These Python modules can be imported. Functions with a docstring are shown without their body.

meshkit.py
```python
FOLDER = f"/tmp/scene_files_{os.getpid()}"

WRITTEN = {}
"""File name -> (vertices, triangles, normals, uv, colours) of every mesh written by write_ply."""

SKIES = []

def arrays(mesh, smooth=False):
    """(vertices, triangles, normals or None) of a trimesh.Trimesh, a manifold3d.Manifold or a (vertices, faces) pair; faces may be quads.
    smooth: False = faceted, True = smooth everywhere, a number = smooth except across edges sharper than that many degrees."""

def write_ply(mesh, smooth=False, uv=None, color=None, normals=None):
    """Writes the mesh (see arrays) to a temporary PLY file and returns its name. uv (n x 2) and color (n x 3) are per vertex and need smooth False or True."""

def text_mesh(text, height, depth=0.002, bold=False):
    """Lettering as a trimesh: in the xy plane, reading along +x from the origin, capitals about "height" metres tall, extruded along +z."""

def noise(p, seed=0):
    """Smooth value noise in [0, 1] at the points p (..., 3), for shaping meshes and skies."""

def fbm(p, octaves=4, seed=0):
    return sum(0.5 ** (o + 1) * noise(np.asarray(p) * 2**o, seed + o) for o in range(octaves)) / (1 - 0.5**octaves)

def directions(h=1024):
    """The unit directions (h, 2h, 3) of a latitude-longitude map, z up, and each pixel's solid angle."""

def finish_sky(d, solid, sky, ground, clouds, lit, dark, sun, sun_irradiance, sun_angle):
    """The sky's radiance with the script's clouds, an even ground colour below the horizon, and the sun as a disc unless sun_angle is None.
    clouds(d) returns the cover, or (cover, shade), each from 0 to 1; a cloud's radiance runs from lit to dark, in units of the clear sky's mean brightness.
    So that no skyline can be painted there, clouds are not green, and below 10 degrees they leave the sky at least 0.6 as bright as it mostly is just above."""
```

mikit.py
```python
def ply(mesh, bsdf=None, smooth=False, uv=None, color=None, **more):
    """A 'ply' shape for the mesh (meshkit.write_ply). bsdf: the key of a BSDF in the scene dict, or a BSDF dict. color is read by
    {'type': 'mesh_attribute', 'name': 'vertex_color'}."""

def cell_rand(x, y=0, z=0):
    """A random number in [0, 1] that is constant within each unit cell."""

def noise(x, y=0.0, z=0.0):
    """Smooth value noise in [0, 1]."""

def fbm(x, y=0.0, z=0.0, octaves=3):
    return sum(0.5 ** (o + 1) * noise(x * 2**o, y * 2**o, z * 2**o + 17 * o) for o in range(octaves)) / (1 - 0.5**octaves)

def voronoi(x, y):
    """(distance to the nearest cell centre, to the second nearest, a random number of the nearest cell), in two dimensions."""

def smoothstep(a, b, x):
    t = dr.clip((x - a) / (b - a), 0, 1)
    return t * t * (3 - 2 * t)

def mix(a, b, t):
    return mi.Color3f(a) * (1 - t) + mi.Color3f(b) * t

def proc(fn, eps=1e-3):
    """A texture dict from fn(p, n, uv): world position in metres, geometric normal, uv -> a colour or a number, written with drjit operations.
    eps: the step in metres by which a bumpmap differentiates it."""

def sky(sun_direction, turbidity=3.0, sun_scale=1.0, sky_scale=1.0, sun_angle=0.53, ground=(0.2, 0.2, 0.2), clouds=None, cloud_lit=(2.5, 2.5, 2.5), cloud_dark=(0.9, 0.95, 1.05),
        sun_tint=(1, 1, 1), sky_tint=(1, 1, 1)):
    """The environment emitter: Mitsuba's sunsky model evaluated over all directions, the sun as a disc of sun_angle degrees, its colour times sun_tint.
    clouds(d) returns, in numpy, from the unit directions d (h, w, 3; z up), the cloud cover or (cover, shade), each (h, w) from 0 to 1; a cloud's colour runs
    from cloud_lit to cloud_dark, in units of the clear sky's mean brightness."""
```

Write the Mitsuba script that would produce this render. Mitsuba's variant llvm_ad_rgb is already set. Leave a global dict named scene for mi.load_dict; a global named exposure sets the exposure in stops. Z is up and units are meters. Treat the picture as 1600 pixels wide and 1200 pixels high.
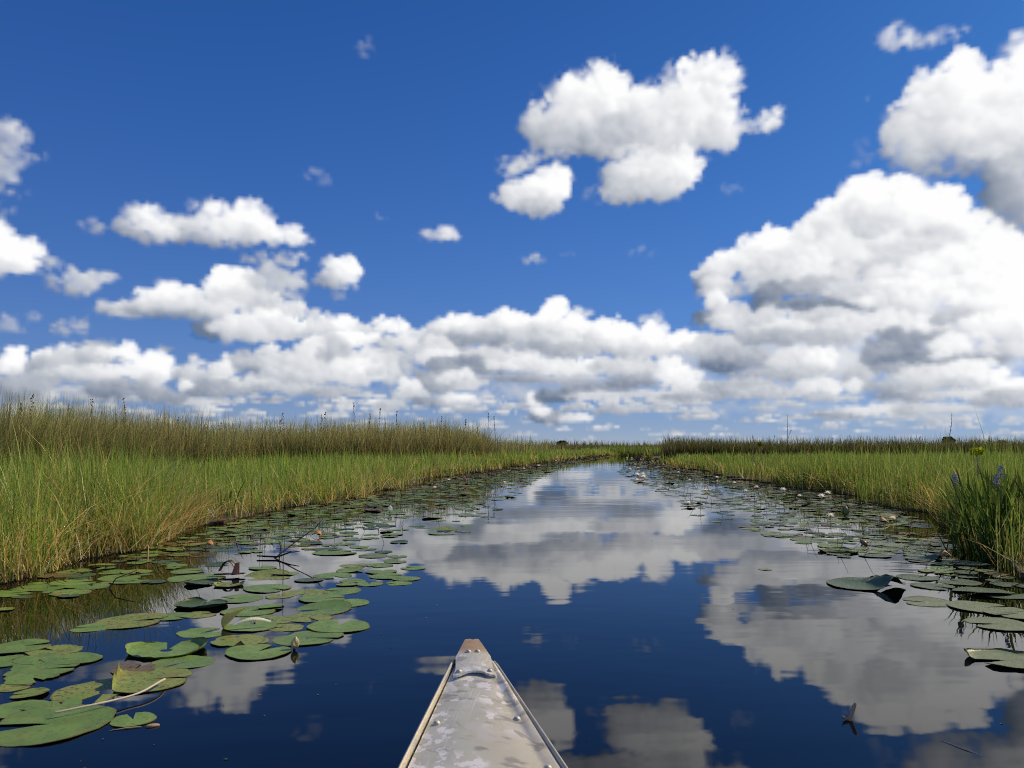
import math, json, numpy as np, trimesh, shapely, manifold3d, drjit as dr, mitsuba as mi, mikit, meshkit
from scipy import ndimage
from mikit import fbm, noise, voronoi, cell_rand, smoothstep, mix

T = mi.ScalarTransform4f
scene, labels = {}, {}
rng = np.random.default_rng(11)

# ------------------------------------------------------------------ camera, sky, exposure
EYE, PITCH = 0.9, 4.28
exposure = 1.55
tilt = math.radians(PITCH)
scene['camera'] = {'type': 'perspective', 'fov': 63.4, 'fov_axis': 'x', 'near_clip': 0.02, 'far_clip': 20000.0,
                   'to_world': T().look_at(origin=[0, 0, EYE], target=[0, math.cos(tilt), EYE + math.sin(tilt)], up=[0, 0, 1])}
SUN = (0.682, 0.394, 0.616)          # to the right and a little ahead, 38 degrees up

# cumulus puffs: azimuth, elevation, half width, half height (degrees), shade 0 lit .. 1 dark, opacity
CLOUDS = json.loads("""[[0.9,[[25.63,24.7,1.35,0.7,0.2,0.45],[27.09,24.26,1.16,0.42,0.2,0.35],[28.53,24.15,1.45,0.55,0.25,0.3],[32.43,23.03,1.05,0.74,0.1,0.5],[23.69,21.4,0.21,0.44,0.3,0.3],[23.32,18.31,0.65,1.15,0.4,0.15]]],[0.9,[[-5.16,14.51,1.64,0.55,0.3,0.6],[-4.49,14.65,1.08,0.47,0.2,0.4],[1.57,12.84,1.14,0.39,0.4,0.4],[-10.41,25.98,0.56,0.6,0.3,0.15],[-13.53,17.69,1.02,0.61,0.3,0.1],[3.81,13.16,0.61,0.17,0.3,0.3],[8.91,13.12,1.07,0.43,0.4,0.12],[-9.16,15.53,0.59,0.25,0.3,0.2],[15.01,17.1,1.13,0.41,0.3,0.15]]],[0.95,[[15.16,4.14,12.22,1.28,0.25,0.5],[26.75,4.82,9.16,2.17,0.2,0.65],[4.43,4.27,10.86,1.32,0.25,0.4],[-4.42,3.74,6.13,1.06,0.3,0.35],[-15.16,4.05,7.79,0.85,0.3,0.3],[19.17,2.38,15.53,0.75,0.3,0.4],[28.39,1.9,7.52,0.78,0.25,0.45],[25.02,7.09,8.69,2.4,0.12,0.8],[-27.77,3.79,4.85,0.63,0.3,0.3]]],[0.8,[[12.26,5.92,2.53,1.47,0.3,0.7],[17.26,6.42,3.63,1.69,0.2,0.75],[22.36,5.6,3.03,1.47,0.15,0.6],[26.85,7.77,3.87,1.57,0.1,0.8],[21.28,8.11,3.83,1.23,0.2,0.8],[0.89,6.27,7.47,1.15,0.2,0.75],[-3.55,4.94,2.64,0.88,0.3,0.6]]],[0.6,[[5.67,22.95,2.49,2.45,0.1,1],[3.86,22.01,2.72,2.2,0.2,1],[7.25,23.28,1.24,1.57,0.12,1],[9.45,21.38,3.29,2.19,0.18,1],[12.56,23.52,1.91,2.0,0.05,1],[14.09,24.16,1.37,1.21,0.14,0.75],[15.14,23.29,1.01,1.07,0.2,0.5],[12.96,21.54,2.65,2.28,0.03,1],[5.66,21.55,2.09,2.01,0.12,1],[9.0,20.61,3.31,1.53,0.4,1],[6.32,20.32,3.15,0.97,0.5,1],[3.63,20.8,2.32,1.3,0.5,1],[1.73,21.64,1.43,0.97,0.45,0.75],[11.64,20.85,1.83,1.27,0.1,1],[15.1,21.36,1.34,1.64,0.2,0.6],[14.22,20.25,1.6,0.79,0.3,0.45],[17.82,21.21,0.69,0.73,0.2,0.65],[16.76,20.62,0.94,0.55,0.25,0.5],[3.17,19.59,1.7,0.49,0.4,0.35]]],[0.5,[[9.5,18.42,3.0,1.23,0.15,1],[11.39,18.57,1.98,1.34,0.05,1],[8.3,17.78,1.9,1.32,0.3,1],[10.28,17.68,2.08,1.24,0.2,1],[8.07,16.96,1.69,0.67,0.4,1],[9.86,18.65,2.5,0.9,0.02,1],[8.99,19.68,2.5,0.49,0.2,0.5],[5.85,16.91,0.94,0.59,0.35,0.15]]],[0.55,[[1.72,17.32,2.15,1.34,0.2,1],[2.8,17.81,1.29,1.17,0.08,1],[1.35,17.32,1.51,0.92,0.05,1],[0.23,16.99,1.29,0.76,0.25,1],[2.03,16.47,1.47,0.59,0.35,1]]],[0.8,[[0.54,19.32,1.45,0.66,0.25,0.55],[0.0,18.91,0.94,0.58,0.35,0.5],[1.13,19.61,0.85,0.49,0.2,0.5]]],[0.6,[[31.76,15.4,1.73,1.99,0.7,0.8],[31.87,14.11,1.58,2.19,0.75,0.8],[30.3,16.37,2.27,0.8,0.6,0.5],[28.61,17.19,2.67,0.81,0.5,0.45]]],[0.5,[[29.15,21.99,1.29,1.33,0.0,1],[27.87,20.98,1.99,1.62,0.1,1],[26.54,19.55,1.78,1.66,0.15,1],[30.28,20.0,2.39,2.12,0.0,1],[32.16,20.86,1.53,1.55,-0.05,1],[32.4,18.71,2.15,1.93,0.0,1],[28.33,19.26,2.33,1.82,0.08,1],[25.58,18.2,1.33,1.2,0.35,0.7],[27.92,17.85,2.02,0.81,0.35,0.6],[31.03,17.71,2.22,0.79,0.25,0.7],[31.98,16.64,1.56,0.86,0.45,0.8],[30.34,17.28,1.61,0.44,0.15,0.6]]],[0.8,[[-27.22,13.32,0.97,0.54,0.55,0.4],[-25.04,13.37,1.44,0.7,0.45,0.8],[-23.94,14.15,1.64,0.98,0.25,1],[-21.44,13.88,2.65,0.88,0.35,1],[-19.68,14.56,2.12,1.13,0.12,1],[-17.87,15.0,1.58,1.06,0.04,1],[-18.26,14.27,2.16,0.98,0.05,1],[-16.2,14.01,2.21,0.74,0.15,1],[-14.73,13.78,1.31,0.42,0.3,0.8],[-21.42,13.24,4.17,0.36,0.55,0.7],[-23.17,13.56,1.11,0.63,0.2,1]]],[0.9,[[-31.87,17.92,1.09,0.92,0.5,0.6],[-31.96,16.21,1.06,1.01,0.45,0.65],[-31.66,16.87,0.94,0.79,0.5,0.4],[-30.5,17.18,0.84,0.29,0.5,0.3],[-31.75,15.0,1.26,0.33,0.5,0.45],[-32.18,13.69,0.78,0.66,0.5,0.35]]],[0.5,[[-31.95,12.07,0.95,1.11,0.1,1],[-31.18,11.53,1.03,0.97,0.1,1],[-30.38,11.62,0.59,0.6,0.15,1],[-31.58,10.81,1.44,0.74,0.08,1],[-32.07,10.94,1.27,0.96,0.05,1],[-29.74,10.82,0.83,0.53,0.6,0.3]]],[0.8,[[-28.16,9.94,1.54,0.77,0.5,0.75],[-26.94,10.28,1.05,0.55,0.45,0.7],[-26.23,10.5,0.5,0.47,0.35,0.6],[-28.84,9.49,1.02,0.38,0.6,0.5]]],[0.9,[[-31.43,7.25,1.29,0.53,0.5,0.5],[-30.3,7.72,0.99,0.34,0.5,0.3],[-28.24,7.21,1.24,0.51,0.5,0.55],[-27.21,7.75,0.49,0.39,0.5,0.4],[-28.57,6.88,1.23,0.23,0.6,0.5]]],[0.7,[[-12.01,11.77,1.43,1.02,0.2,1],[-12.77,11.14,0.92,0.6,0.4,0.8],[-11.29,12.05,0.84,0.77,0.15,1],[-11.9,10.15,0.59,0.43,0.5,0.35],[-12.0,10.87,1.43,0.34,0.4,0.5]]],[0.3,[[-19.31,11.12,0.86,0.58,-0.05,1],[-18.66,10.75,1.34,0.99,-0.05,1],[-19.57,10.36,1.17,0.66,0.0,1],[-17.96,10.46,1.04,0.75,0.0,1]]],[0.8,[[-17.19,12.29,1.4,0.5,0.5,0.5],[-15.12,12.54,1.31,0.54,0.45,0.6],[-16.75,10.86,1.61,1.09,0.5,0.8],[-15.3,10.94,1.31,1.01,0.55,0.8],[-16.11,9.97,2.03,0.59,0.6,0.8]]],[0.6,[[-25.07,8.53,1.52,0.56,0.35,1],[-23.79,9.18,1.11,0.96,0.1,1],[-22.78,9.53,1.35,0.73,0.05,1],[-21.89,9.39,1.52,0.9,0.1,1],[-20.33,9.07,1.94,0.99,0.2,1],[-17.94,9.45,2.47,0.83,0.25,1],[-16.09,9.12,2.04,0.68,0.4,1],[-14.42,8.86,1.9,0.51,0.5,0.8],[-21.29,8.44,5.74,0.37,0.6,0.8],[-19.73,9.11,1.95,0.5,0.15,1]]],[0.6,[[-20.4,7.42,0.78,0.83,0.85,1],[-18.9,7.74,1.58,0.92,0.15,1],[-16.89,7.99,2.43,0.93,0.0,1],[-17.28,7.39,2.82,0.59,0.2,1],[-15.24,7.89,1.64,0.77,0.15,1],[-12.29,7.99,1.9,0.86,0.3,1],[-11.44,8.18,1.27,0.6,0.2,1],[-10.14,7.7,1.28,0.56,0.4,0.8],[-8.63,8.17,1.29,0.61,0.2,1],[-13.13,7.4,2.09,0.39,0.5,0.7]]],[0.35,[[-31.04,5.38,0.52,0.61,0.0,1],[-31.34,4.8,0.78,0.68,0.1,1],[-29.88,5.41,0.4,0.35,0.0,1],[-24.99,5.97,0.55,0.56,-0.05,1],[-23.3,5.24,0.82,0.73,0.0,1]]],[0.55,[[-27.15,6.1,1.4,0.31,0.7,0.7],[-26.27,6.38,0.5,0.24,0.8,0.6],[-27.82,5.36,2.08,0.63,0.15,1],[-29.18,4.71,1.35,0.7,0.7,1],[-28.5,5.01,0.85,0.78,0.5,1],[-26.42,5.42,1.49,0.63,0.6,1],[-25.89,5.77,1.22,0.36,0.25,1],[-23.85,4.93,1.41,0.73,0.1,1],[-26.21,4.52,3.56,0.48,0.15,1],[-30.15,3.9,1.49,0.57,0.55,1],[-31.12,3.48,1.95,0.68,0.65,1],[-26.73,4.14,4.24,0.2,0.5,0.6]]],[0.6,[[-22.68,6.16,0.6,0.2,0.85,0.7],[-27.4,3.21,1.4,0.47,0.45,0.8],[-26.0,3.65,1.43,0.56,0.7,1],[-24.36,3.5,1.84,0.64,0.65,1],[-23.46,4.34,0.75,0.57,0.3,1],[-21.01,5.24,0.62,0.5,0.4,0.8],[-22.03,4.71,0.46,0.29,0.1,1],[-20.79,4.42,1.55,0.66,0.55,1]]],[0.4,[[-18.65,5.49,0.87,0.54,0.1,1],[-19.43,4.88,0.71,0.5,0.2,1],[-16.45,6.44,0.57,0.42,0.0,1],[-13.75,6.52,1.08,0.86,0.02,1],[-12.91,6.42,0.84,0.78,0.1,1],[-11.21,7.15,1.45,0.52,-0.05,1],[-9.71,7.36,0.77,0.43,-0.05,1]]],[0.55,[[-17.24,5.57,1.82,0.68,0.65,1],[-16.03,5.99,1.43,0.59,0.3,1],[-18.05,5.67,1.0,0.5,0.5,1],[-14.98,5.42,2.06,0.94,0.35,1],[-13.53,5.8,1.67,1.03,0.1,1],[-11.63,6.15,1.61,1.13,0.45,1],[-9.69,5.88,1.72,0.87,0.15,1],[-10.33,5.09,2.57,0.87,0.0,1],[-13.09,4.82,3.77,0.52,0.2,1],[-8.38,5.33,1.21,1.05,0.25,1],[-16.41,4.53,2.44,0.42,0.5,1],[-7.07,5.35,0.78,1.32,0.5,0.7]]],[0.5,[[-18.22,4.07,2.39,0.55,0.2,1],[-20.38,3.52,1.94,0.5,0.75,1],[-19.61,4.04,1.18,0.42,0.7,1],[-21.55,3.86,0.54,0.41,0.05,1],[-17.2,3.75,2.42,0.34,0.5,1],[-21.13,2.84,2.31,0.29,0.3,1],[-22.86,3.13,1.5,0.49,0.7,1],[-14.75,3.93,2.48,0.39,0.3,1],[-12.23,3.67,2.11,0.43,0.5,1]]],[0.25,[[2.95,9.48,0.75,0.74,-0.08,1],[2.45,8.82,0.97,0.79,-0.05,1],[1.7,8.61,0.62,0.57,0.0,1],[4.14,8.76,0.53,0.44,0.0,1],[-3.48,8.68,0.4,0.35,0.0,1]]],[0.7,[[4.68,9.11,0.79,0.44,0.3,0.5],[9.72,8.49,0.94,0.48,0.35,0.5],[-7.09,7.54,1.3,0.61,0.3,0.8],[-7.96,6.87,1.73,0.7,0.35,1]]],[0.45,[[-4.45,8.02,1.32,0.75,0.2,1],[-2.67,8.25,1.32,0.79,0.1,1],[-0.45,8.48,1.76,0.88,0.1,1],[0.54,9.05,0.62,0.4,0.0,1],[-1.34,7.82,2.21,1.06,0.3,1],[-4.44,7.14,1.98,0.79,0.55,1],[-2.23,7.37,2.64,0.53,0.7,1],[-5.32,6.55,1.53,0.79,0.25,1],[-4.88,6.03,1.84,0.57,0.05,1],[1.78,7.59,2.21,0.97,0.35,1],[4.0,7.58,2.42,1.06,0.2,1],[5.33,8.0,1.14,0.61,0.1,1],[2.67,6.71,3.08,0.53,0.6,1],[5.1,6.56,2.63,0.44,0.45,1],[7.1,7.98,1.52,0.87,0.02,1],[6.43,7.11,1.75,0.88,0.3,1],[8.18,7.08,2.16,0.87,0.1,1],[9.71,7.49,1.03,0.78,0.02,1],[8.83,6.42,2.37,0.61,0.3,1]]],[0.45,[[-0.89,6.05,2.65,0.71,0.25,1],[-3.55,5.69,2.2,0.53,0.8,1],[-4.88,5.37,1.14,0.53,0.75,1],[-1.33,5.39,2.21,0.44,0.7,1],[1.33,5.52,3.31,0.62,0.05,1],[4.43,5.37,3.51,0.62,0.1,1],[2.22,4.63,5.72,0.27,0.55,1],[5.32,5.67,0.35,0.35,-0.1,1],[8.38,5.33,3.03,0.7,0.3,1],[7.08,5.57,1.31,0.35,0.2,1]]],[0.45,[[-5.97,4.35,0.88,0.79,0.75,1],[-4.87,4.36,1.32,0.71,0.6,1],[-3.9,4.63,1.32,0.62,0.1,1],[-3.1,4.28,1.5,0.44,0.3,1],[-7.06,4.03,0.96,0.61,0.1,1],[-7.05,3.37,1.48,0.53,0.3,1],[-6.18,3.03,1.05,0.35,0.75,1],[-3.76,3.3,1.5,0.44,0.05,1],[-4.42,2.95,2.2,0.26,0.5,1],[-8.35,2.71,1.13,0.44,0.4,1]]],[0.4,[[1.33,3.49,0.44,0.53,-0.05,1],[1.55,3.18,0.53,0.4,0.0,1],[3.1,3.48,1.5,0.49,0.85,1],[4.65,3.92,1.14,0.53,0.7,1],[7.06,4.03,2.18,0.44,0.7,1],[8.15,4.33,1.73,0.53,0.75,1],[8.81,4.67,1.12,0.44,0.6,1],[6.18,3.38,3.06,0.35,0.2,1],[9.23,3.44,3.44,0.26,0.3,1],[2.65,2.07,1.59,0.44,0.75,1],[1.99,2.51,0.79,0.35,0.0,1],[4.41,1.98,1.32,0.31,0.1,1],[7.48,2.49,2.61,0.31,0.5,1],[11.38,4.2,1.28,0.52,0.1,1]]],[0.4,[[25.12,15.77,1.5,1.31,-0.05,1],[23.82,16.12,0.87,0.85,-0.05,1],[23.22,15.21,1.65,1.65,0.02,1],[25.86,15.68,0.84,0.99,-0.08,1],[26.73,14.61,1.57,1.53,-0.05,1],[28.14,14.24,1.36,1.36,-0.05,1],[29.33,13.34,1.33,1.5,0.0,1],[21.45,14.4,1.51,1.44,0.05,1],[20.24,13.1,2.31,1.62,0.08,1],[17.63,13.5,1.03,1.07,0.0,1],[16.58,12.54,1.61,1.33,0.12,1],[14.69,12.02,1.48,0.92,0.12,1],[13.63,11.52,1.24,0.59,0.25,1],[24.86,13.47,3.6,1.96,0.1,1],[27.71,11.99,3.1,2.31,0.05,1],[30.46,11.88,1.47,1.87,-0.02,1],[22.17,12.13,3.39,1.61,0.1,1],[19.0,11.76,2.35,1.32,0.15,1],[17.37,11.24,2.0,1.0,0.2,1]]],[0.6,[[23.94,13.96,1.46,0.86,0.18,1],[27.03,12.84,1.74,0.69,0.28,1],[25.56,12.41,2.5,0.55,0.2,1],[22.53,11.29,2.63,0.81,0.28,1],[24.42,11.45,1.97,0.63,0.32,1],[20.97,11.0,1.92,0.81,0.2,1],[13.2,11.04,1.08,0.47,0.65,0.8],[14.03,10.49,1.24,0.76,0.2,1],[15.71,10.49,1.22,0.51,0.4,0.6]]],[0.5,[[30.06,10.22,2.31,2.27,-0.08,1],[31.69,9.67,2.24,2.98,-0.12,1],[27.65,10.45,2.42,1.55,0.0,1],[25.12,10.28,2.17,1.03,0.12,1],[19.8,11.5,1.94,0.82,0.08,1],[19.38,10.7,0.78,0.49,0.1,0.7],[14.02,9.64,0.66,0.85,0.0,1],[13.57,8.46,1.33,0.64,0.8,1],[14.84,8.84,1.24,0.93,0.35,1]]],[0.45,[[17.96,10.16,1.43,0.75,0.75,1],[20.16,10.24,1.94,0.74,0.55,1],[17.13,9.58,1.01,0.84,0.85,1],[19.73,9.11,2.73,0.5,0.85,1],[22.45,8.86,2.26,0.37,0.9,1],[24.33,8.54,1.1,0.24,0.7,1],[24.36,9.54,2.2,0.88,0.0,1],[26.2,9.6,1.6,1.1,-0.05,1],[22.48,9.88,1.69,0.65,0.25,1],[29.01,9.36,1.86,1.0,-0.05,1]]],[0.45,[[16.89,8.12,2.43,0.93,0.3,1],[18.9,7.61,2.17,0.58,0.1,1],[20.89,8.22,1.73,0.58,0.25,1],[22.03,7.58,1.9,0.65,0.12,1],[24.67,7.71,1.24,0.8,0.05,1],[23.92,7.48,1.48,0.65,0.1,1],[17.28,7.13,3.22,0.51,0.55,1],[20.07,6.93,3.12,0.5,0.5,1],[14.2,8.22,0.83,0.6,0.3,1],[26.49,7.6,0.57,0.55,-0.05,1],[27.47,7.34,0.63,0.35,-0.05,1],[28.61,7.84,1.7,0.62,0.4,1],[29.94,7.17,1.66,0.92,-0.08,1],[31.6,7.24,1.61,1.35,-0.12,1],[26.82,6.79,2.11,0.32,0.6,1]]],[0.45,[[25.0,6.49,1.82,0.88,0.85,1],[24.05,5.53,1.25,1.05,0.75,1],[26.42,5.62,2.48,0.48,0.8,1],[27.85,5.94,1.11,0.78,0.0,1],[27.31,5.58,0.77,0.39,0.1,1],[30.22,5.69,0.79,0.5,0.1,1],[29.2,5.21,3.04,0.31,0.75,1],[31.54,5.92,0.96,0.75,0.2,1],[25.68,4.86,3.24,0.4,0.6,1],[22.7,4.36,0.75,0.82,0.4,1]]],[0.45,[[11.85,7.01,1.27,0.69,0.0,1],[13.54,6.66,1.88,0.69,0.3,1],[15.2,5.84,2.47,0.77,0.55,1],[14.36,5.35,1.66,0.51,0.85,1],[16.83,5.46,2.03,0.42,0.7,1],[18.85,5.52,1.98,0.84,0.15,1],[20.43,5.67,1.17,0.83,0.0,1],[19.82,4.86,2.35,0.5,0.35,1],[17.63,4.72,3.21,0.42,0.5,1],[10.97,5.29,0.94,0.69,0.0,1],[11.39,4.63,1.7,0.69,0.05,1],[12.86,3.96,1.89,0.43,0.1,1],[12.22,3.24,2.53,0.3,0.6,1],[15.16,3.92,2.47,0.51,0.5,1],[20.38,3.81,1.4,0.66,0.1,1],[21.14,3.09,1.92,0.29,0.4,1],[17.2,3.46,2.83,0.42,0.35,1]]],[0.5,[[26.74,4.42,2.12,0.55,0.15,1],[29.17,4.52,2.03,0.62,0.0,1],[30.48,3.69,1.64,0.53,0.05,1],[27.77,3.79,3.12,0.39,0.35,1],[24.18,3.71,1.84,0.32,0.5,1],[25.62,3.07,2.52,0.36,0.65,1],[22.31,3.76,0.61,0.49,0.0,1],[28.44,3.07,2.74,0.31,0.2,1],[31.11,3.1,1.62,0.38,0.5,1],[30.43,2.55,1.97,0.34,0.55,1],[21.5,2.01,1.91,0.25,0.7,1],[23.02,2.31,2.25,0.33,0.15,1],[27.02,2.24,2.81,0.31,0.3,1]]]]""")


def paint_clouds(groups, K=2, el_max=50.0):
    """premultiplied painter on an azimuth/elevation grid; returns cover, shade, spacing"""
    px = 360/2048/K
    W, H = 2048*K, int(el_max/px)
    rng = np.random.default_rng(7)
    def field(period):
        h, w = int(el_max/period)+3, int(360/period)+3
        a = rng.random((h, w)); 
        z = ndimage.zoom(a, (H/(h-2), W/(w-2)), order=3)[:H, :W]
        return (z-0.5).astype(np.float32)
    wob = []
    for _ in range(2):
        wob.append((field(1.6), field(0.55), field(0.24)))
    tex = 0.5*field(1.3)+0.35*field(0.6)+0.25*field(0.27)
    cov = np.zeros((H, W), np.float32); pre = np.zeros((H, W), np.float32)
    L = np.array([0.62, 0.62, 0.48])
    def splat(az, el, rx, ry, shade, alpha, soft, relief=.30):
        edge = 0.35+0.5*max(soft-.4, 0)
        m = 1.5
        sx = rx/np.cos(np.radians(min(el, 80)))
        x0, x1 = int((az-m*sx+180)/px), int((az+m*sx+180)/px)+2
        y0, y1 = max(int((el-m*ry)/px), 0), min(int((el+m*ry)/px)+2, H)
        x0, x1 = max(x0, 0), min(x1, W)
        if x1 <= x0 or y1 <= y0: return
        s = np.s_[y0:y1, x0:x1]
        X = (np.arange(x0, x1)+.5)*px-180-az; Y = (np.arange(y0, y1)+.5)*px-el
        r = min(rx, ry)
        a1, a2, a3 = min(.75*r, .9), min(.5*r, .36), min(.3*r, .16)
        qx = (X[None]*rx/sx+a1*wob[0][0][s]+a2*wob[0][1][s]+a3*wob[0][2][s])/rx
        qy = (Y[:, None]+a1*wob[1][0][s]+a2*wob[1][1][s]+a3*wob[1][2][s])/ry
        d2 = qx*qx+qy*qy
        d = np.sqrt(d2)
        t = np.clip((1.06-d+edge*tex[s])/soft, 0, 1); a = alpha*t*t*(3-2*t)
        nz = np.sqrt(np.clip(1-d2, 0, 1))
        lit = qx*L[0]+qy*L[1]+nz*L[2]
        sh = shade+relief*(0.45-lit)+0.16*tex[s]
        pre[s] = pre[s]*(1-a)+a*sh
        cov[s] = cov[s]*(1-a)+a
    def cumulus(az, el, w, h, dark):
        n = int(np.clip(5*w/h, 4, 16))
        out = []
        for k in range(n):
            u = rng.uniform(-1, 1)
            top = h*(1-u*u)*rng.uniform(.5, 1.1)
            r = max(top*.5, h*.22)
            out.append((az+u*w, el+r*.75, r*rng.uniform(1.1, 1.9), r, rng.uniform(0, .35)+.25*dark, 1.0))
        out.sort(key=lambda p: -p[1]-p[3])
        if rng.random() < .7:
            out.append((az-.2*w, el+.1*h, w*.75, h*.16, rng.uniform(.5, .85), .8))
        return out
    far = []
    for k in range(2200):
        el = 0.12+3.4*rng.random()**1.5
        w = (.16+.27*el)*rng.uniform(.5, 1.8)
        far.append((el, cumulus(rng.uniform(-180, 180), el-.1, w, w*rng.uniform(.28, .5), rng.random())))
    for k in range(150):
        az = rng.uniform(36, 324); az = az-360 if az > 180 else az
        el = 2.5+34*rng.random()**1.6
        w = (1.2+.16*el)*rng.uniform(.6, 1.8)
        far.append((el, cumulus(az, el, w, w*rng.uniform(.35, .6), rng.random())))
    far.sort(key=lambda c: c[0] if c[0] < 3.2 else 100-c[0])
    groups = [(.45, p) for _, p in far]+list(groups)
    for soft, puffs in groups:
        for (az, el, rx, ry, shade, alpha) in puffs:
            splat(az, el, rx, ry, shade, alpha, max(soft, .38))
            r = min(rx, ry)
            if r < .12: continue
            n = int(np.clip(9*max(rx/ry, 1)*(1 if r > .5 else .6), 4, 26))
            for k in range(n):
                th = rng.uniform(0, 2*np.pi); q = np.sqrt(rng.uniform(.1, .8))
                cx, cy = q*np.cos(th), q*np.sin(th)
                f = rng.uniform(.28, .5)
                ds = 0.10*(-(cx*.6+cy*.7))+rng.normal(0, .05)
                splat(az+cx*rx, el+cy*ry, min(f*r*rng.uniform(1, 1.7), rx), f*r, shade+ds, alpha*.75, max(soft, .35)*1.1)
            if r > .45 and soft < .7:
                for k in range(int(min(14*r*max(rx/ry, 1), 60)*np.clip(1.7-2.2*soft, .3, 1))):
                    th = rng.uniform(-.3, np.pi+.3); q = np.sqrt(rng.uniform(.25, 1.05))
                    cx, cy = q*np.cos(th), q*np.sin(th)
                    f = rng.uniform(.22, .5)*min(1, .7/r)
                    splat(az+cx*rx, el+cy*ry, f*r*rng.uniform(1, 1.5), f*r, shade-.12*cy-.06*cx+rng.normal(0, .035), alpha*.8, .6, .15)
    shade = np.where(cov > 1e-3, pre/np.maximum(cov, 1e-3), 0)
    wide = ndimage.gaussian_filter(cov, 4.2*K/2)
    fine = .55*field(.5)+.45*field(.26)
    peak = ndimage.gaussian_filter(ndimage.maximum_filter(cov, 9), 3)
    near = wide/(peak+.03)
    t = np.clip((.4*cov/(peak+.03)+.6*near+1.0*fine*np.clip(1.7*(1-near), 0, 1)-.08)/.80, 0, 1)       # frayed edges
    frayed = peak*t*t*(3-2*t)
    frayed = np.minimum(frayed, np.maximum(cov, ndimage.maximum_filter(cov, 3)*.6))
    high = np.clip((np.arange(H)[:, None]*px-2.0)/3, 0, 1)
    shade = np.where(cov > .05, shade, ndimage.gaussian_filter(pre, 2)/np.maximum(ndimage.gaussian_filter(cov, 2), 1e-3))
    soft1 = ndimage.gaussian_filter(cov, .55/px)
    k = int(.9/px)
    sunward = np.roll(np.roll(soft1, -k, 1), -k, 0)            # cover found towards the sun, up and to the right
    shade = shade+.55*(sunward-soft1)*np.clip(np.arange(H)[:, None]*px/5, .25, 1)
    return high*frayed+(1-high)*cov, shade, px



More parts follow.
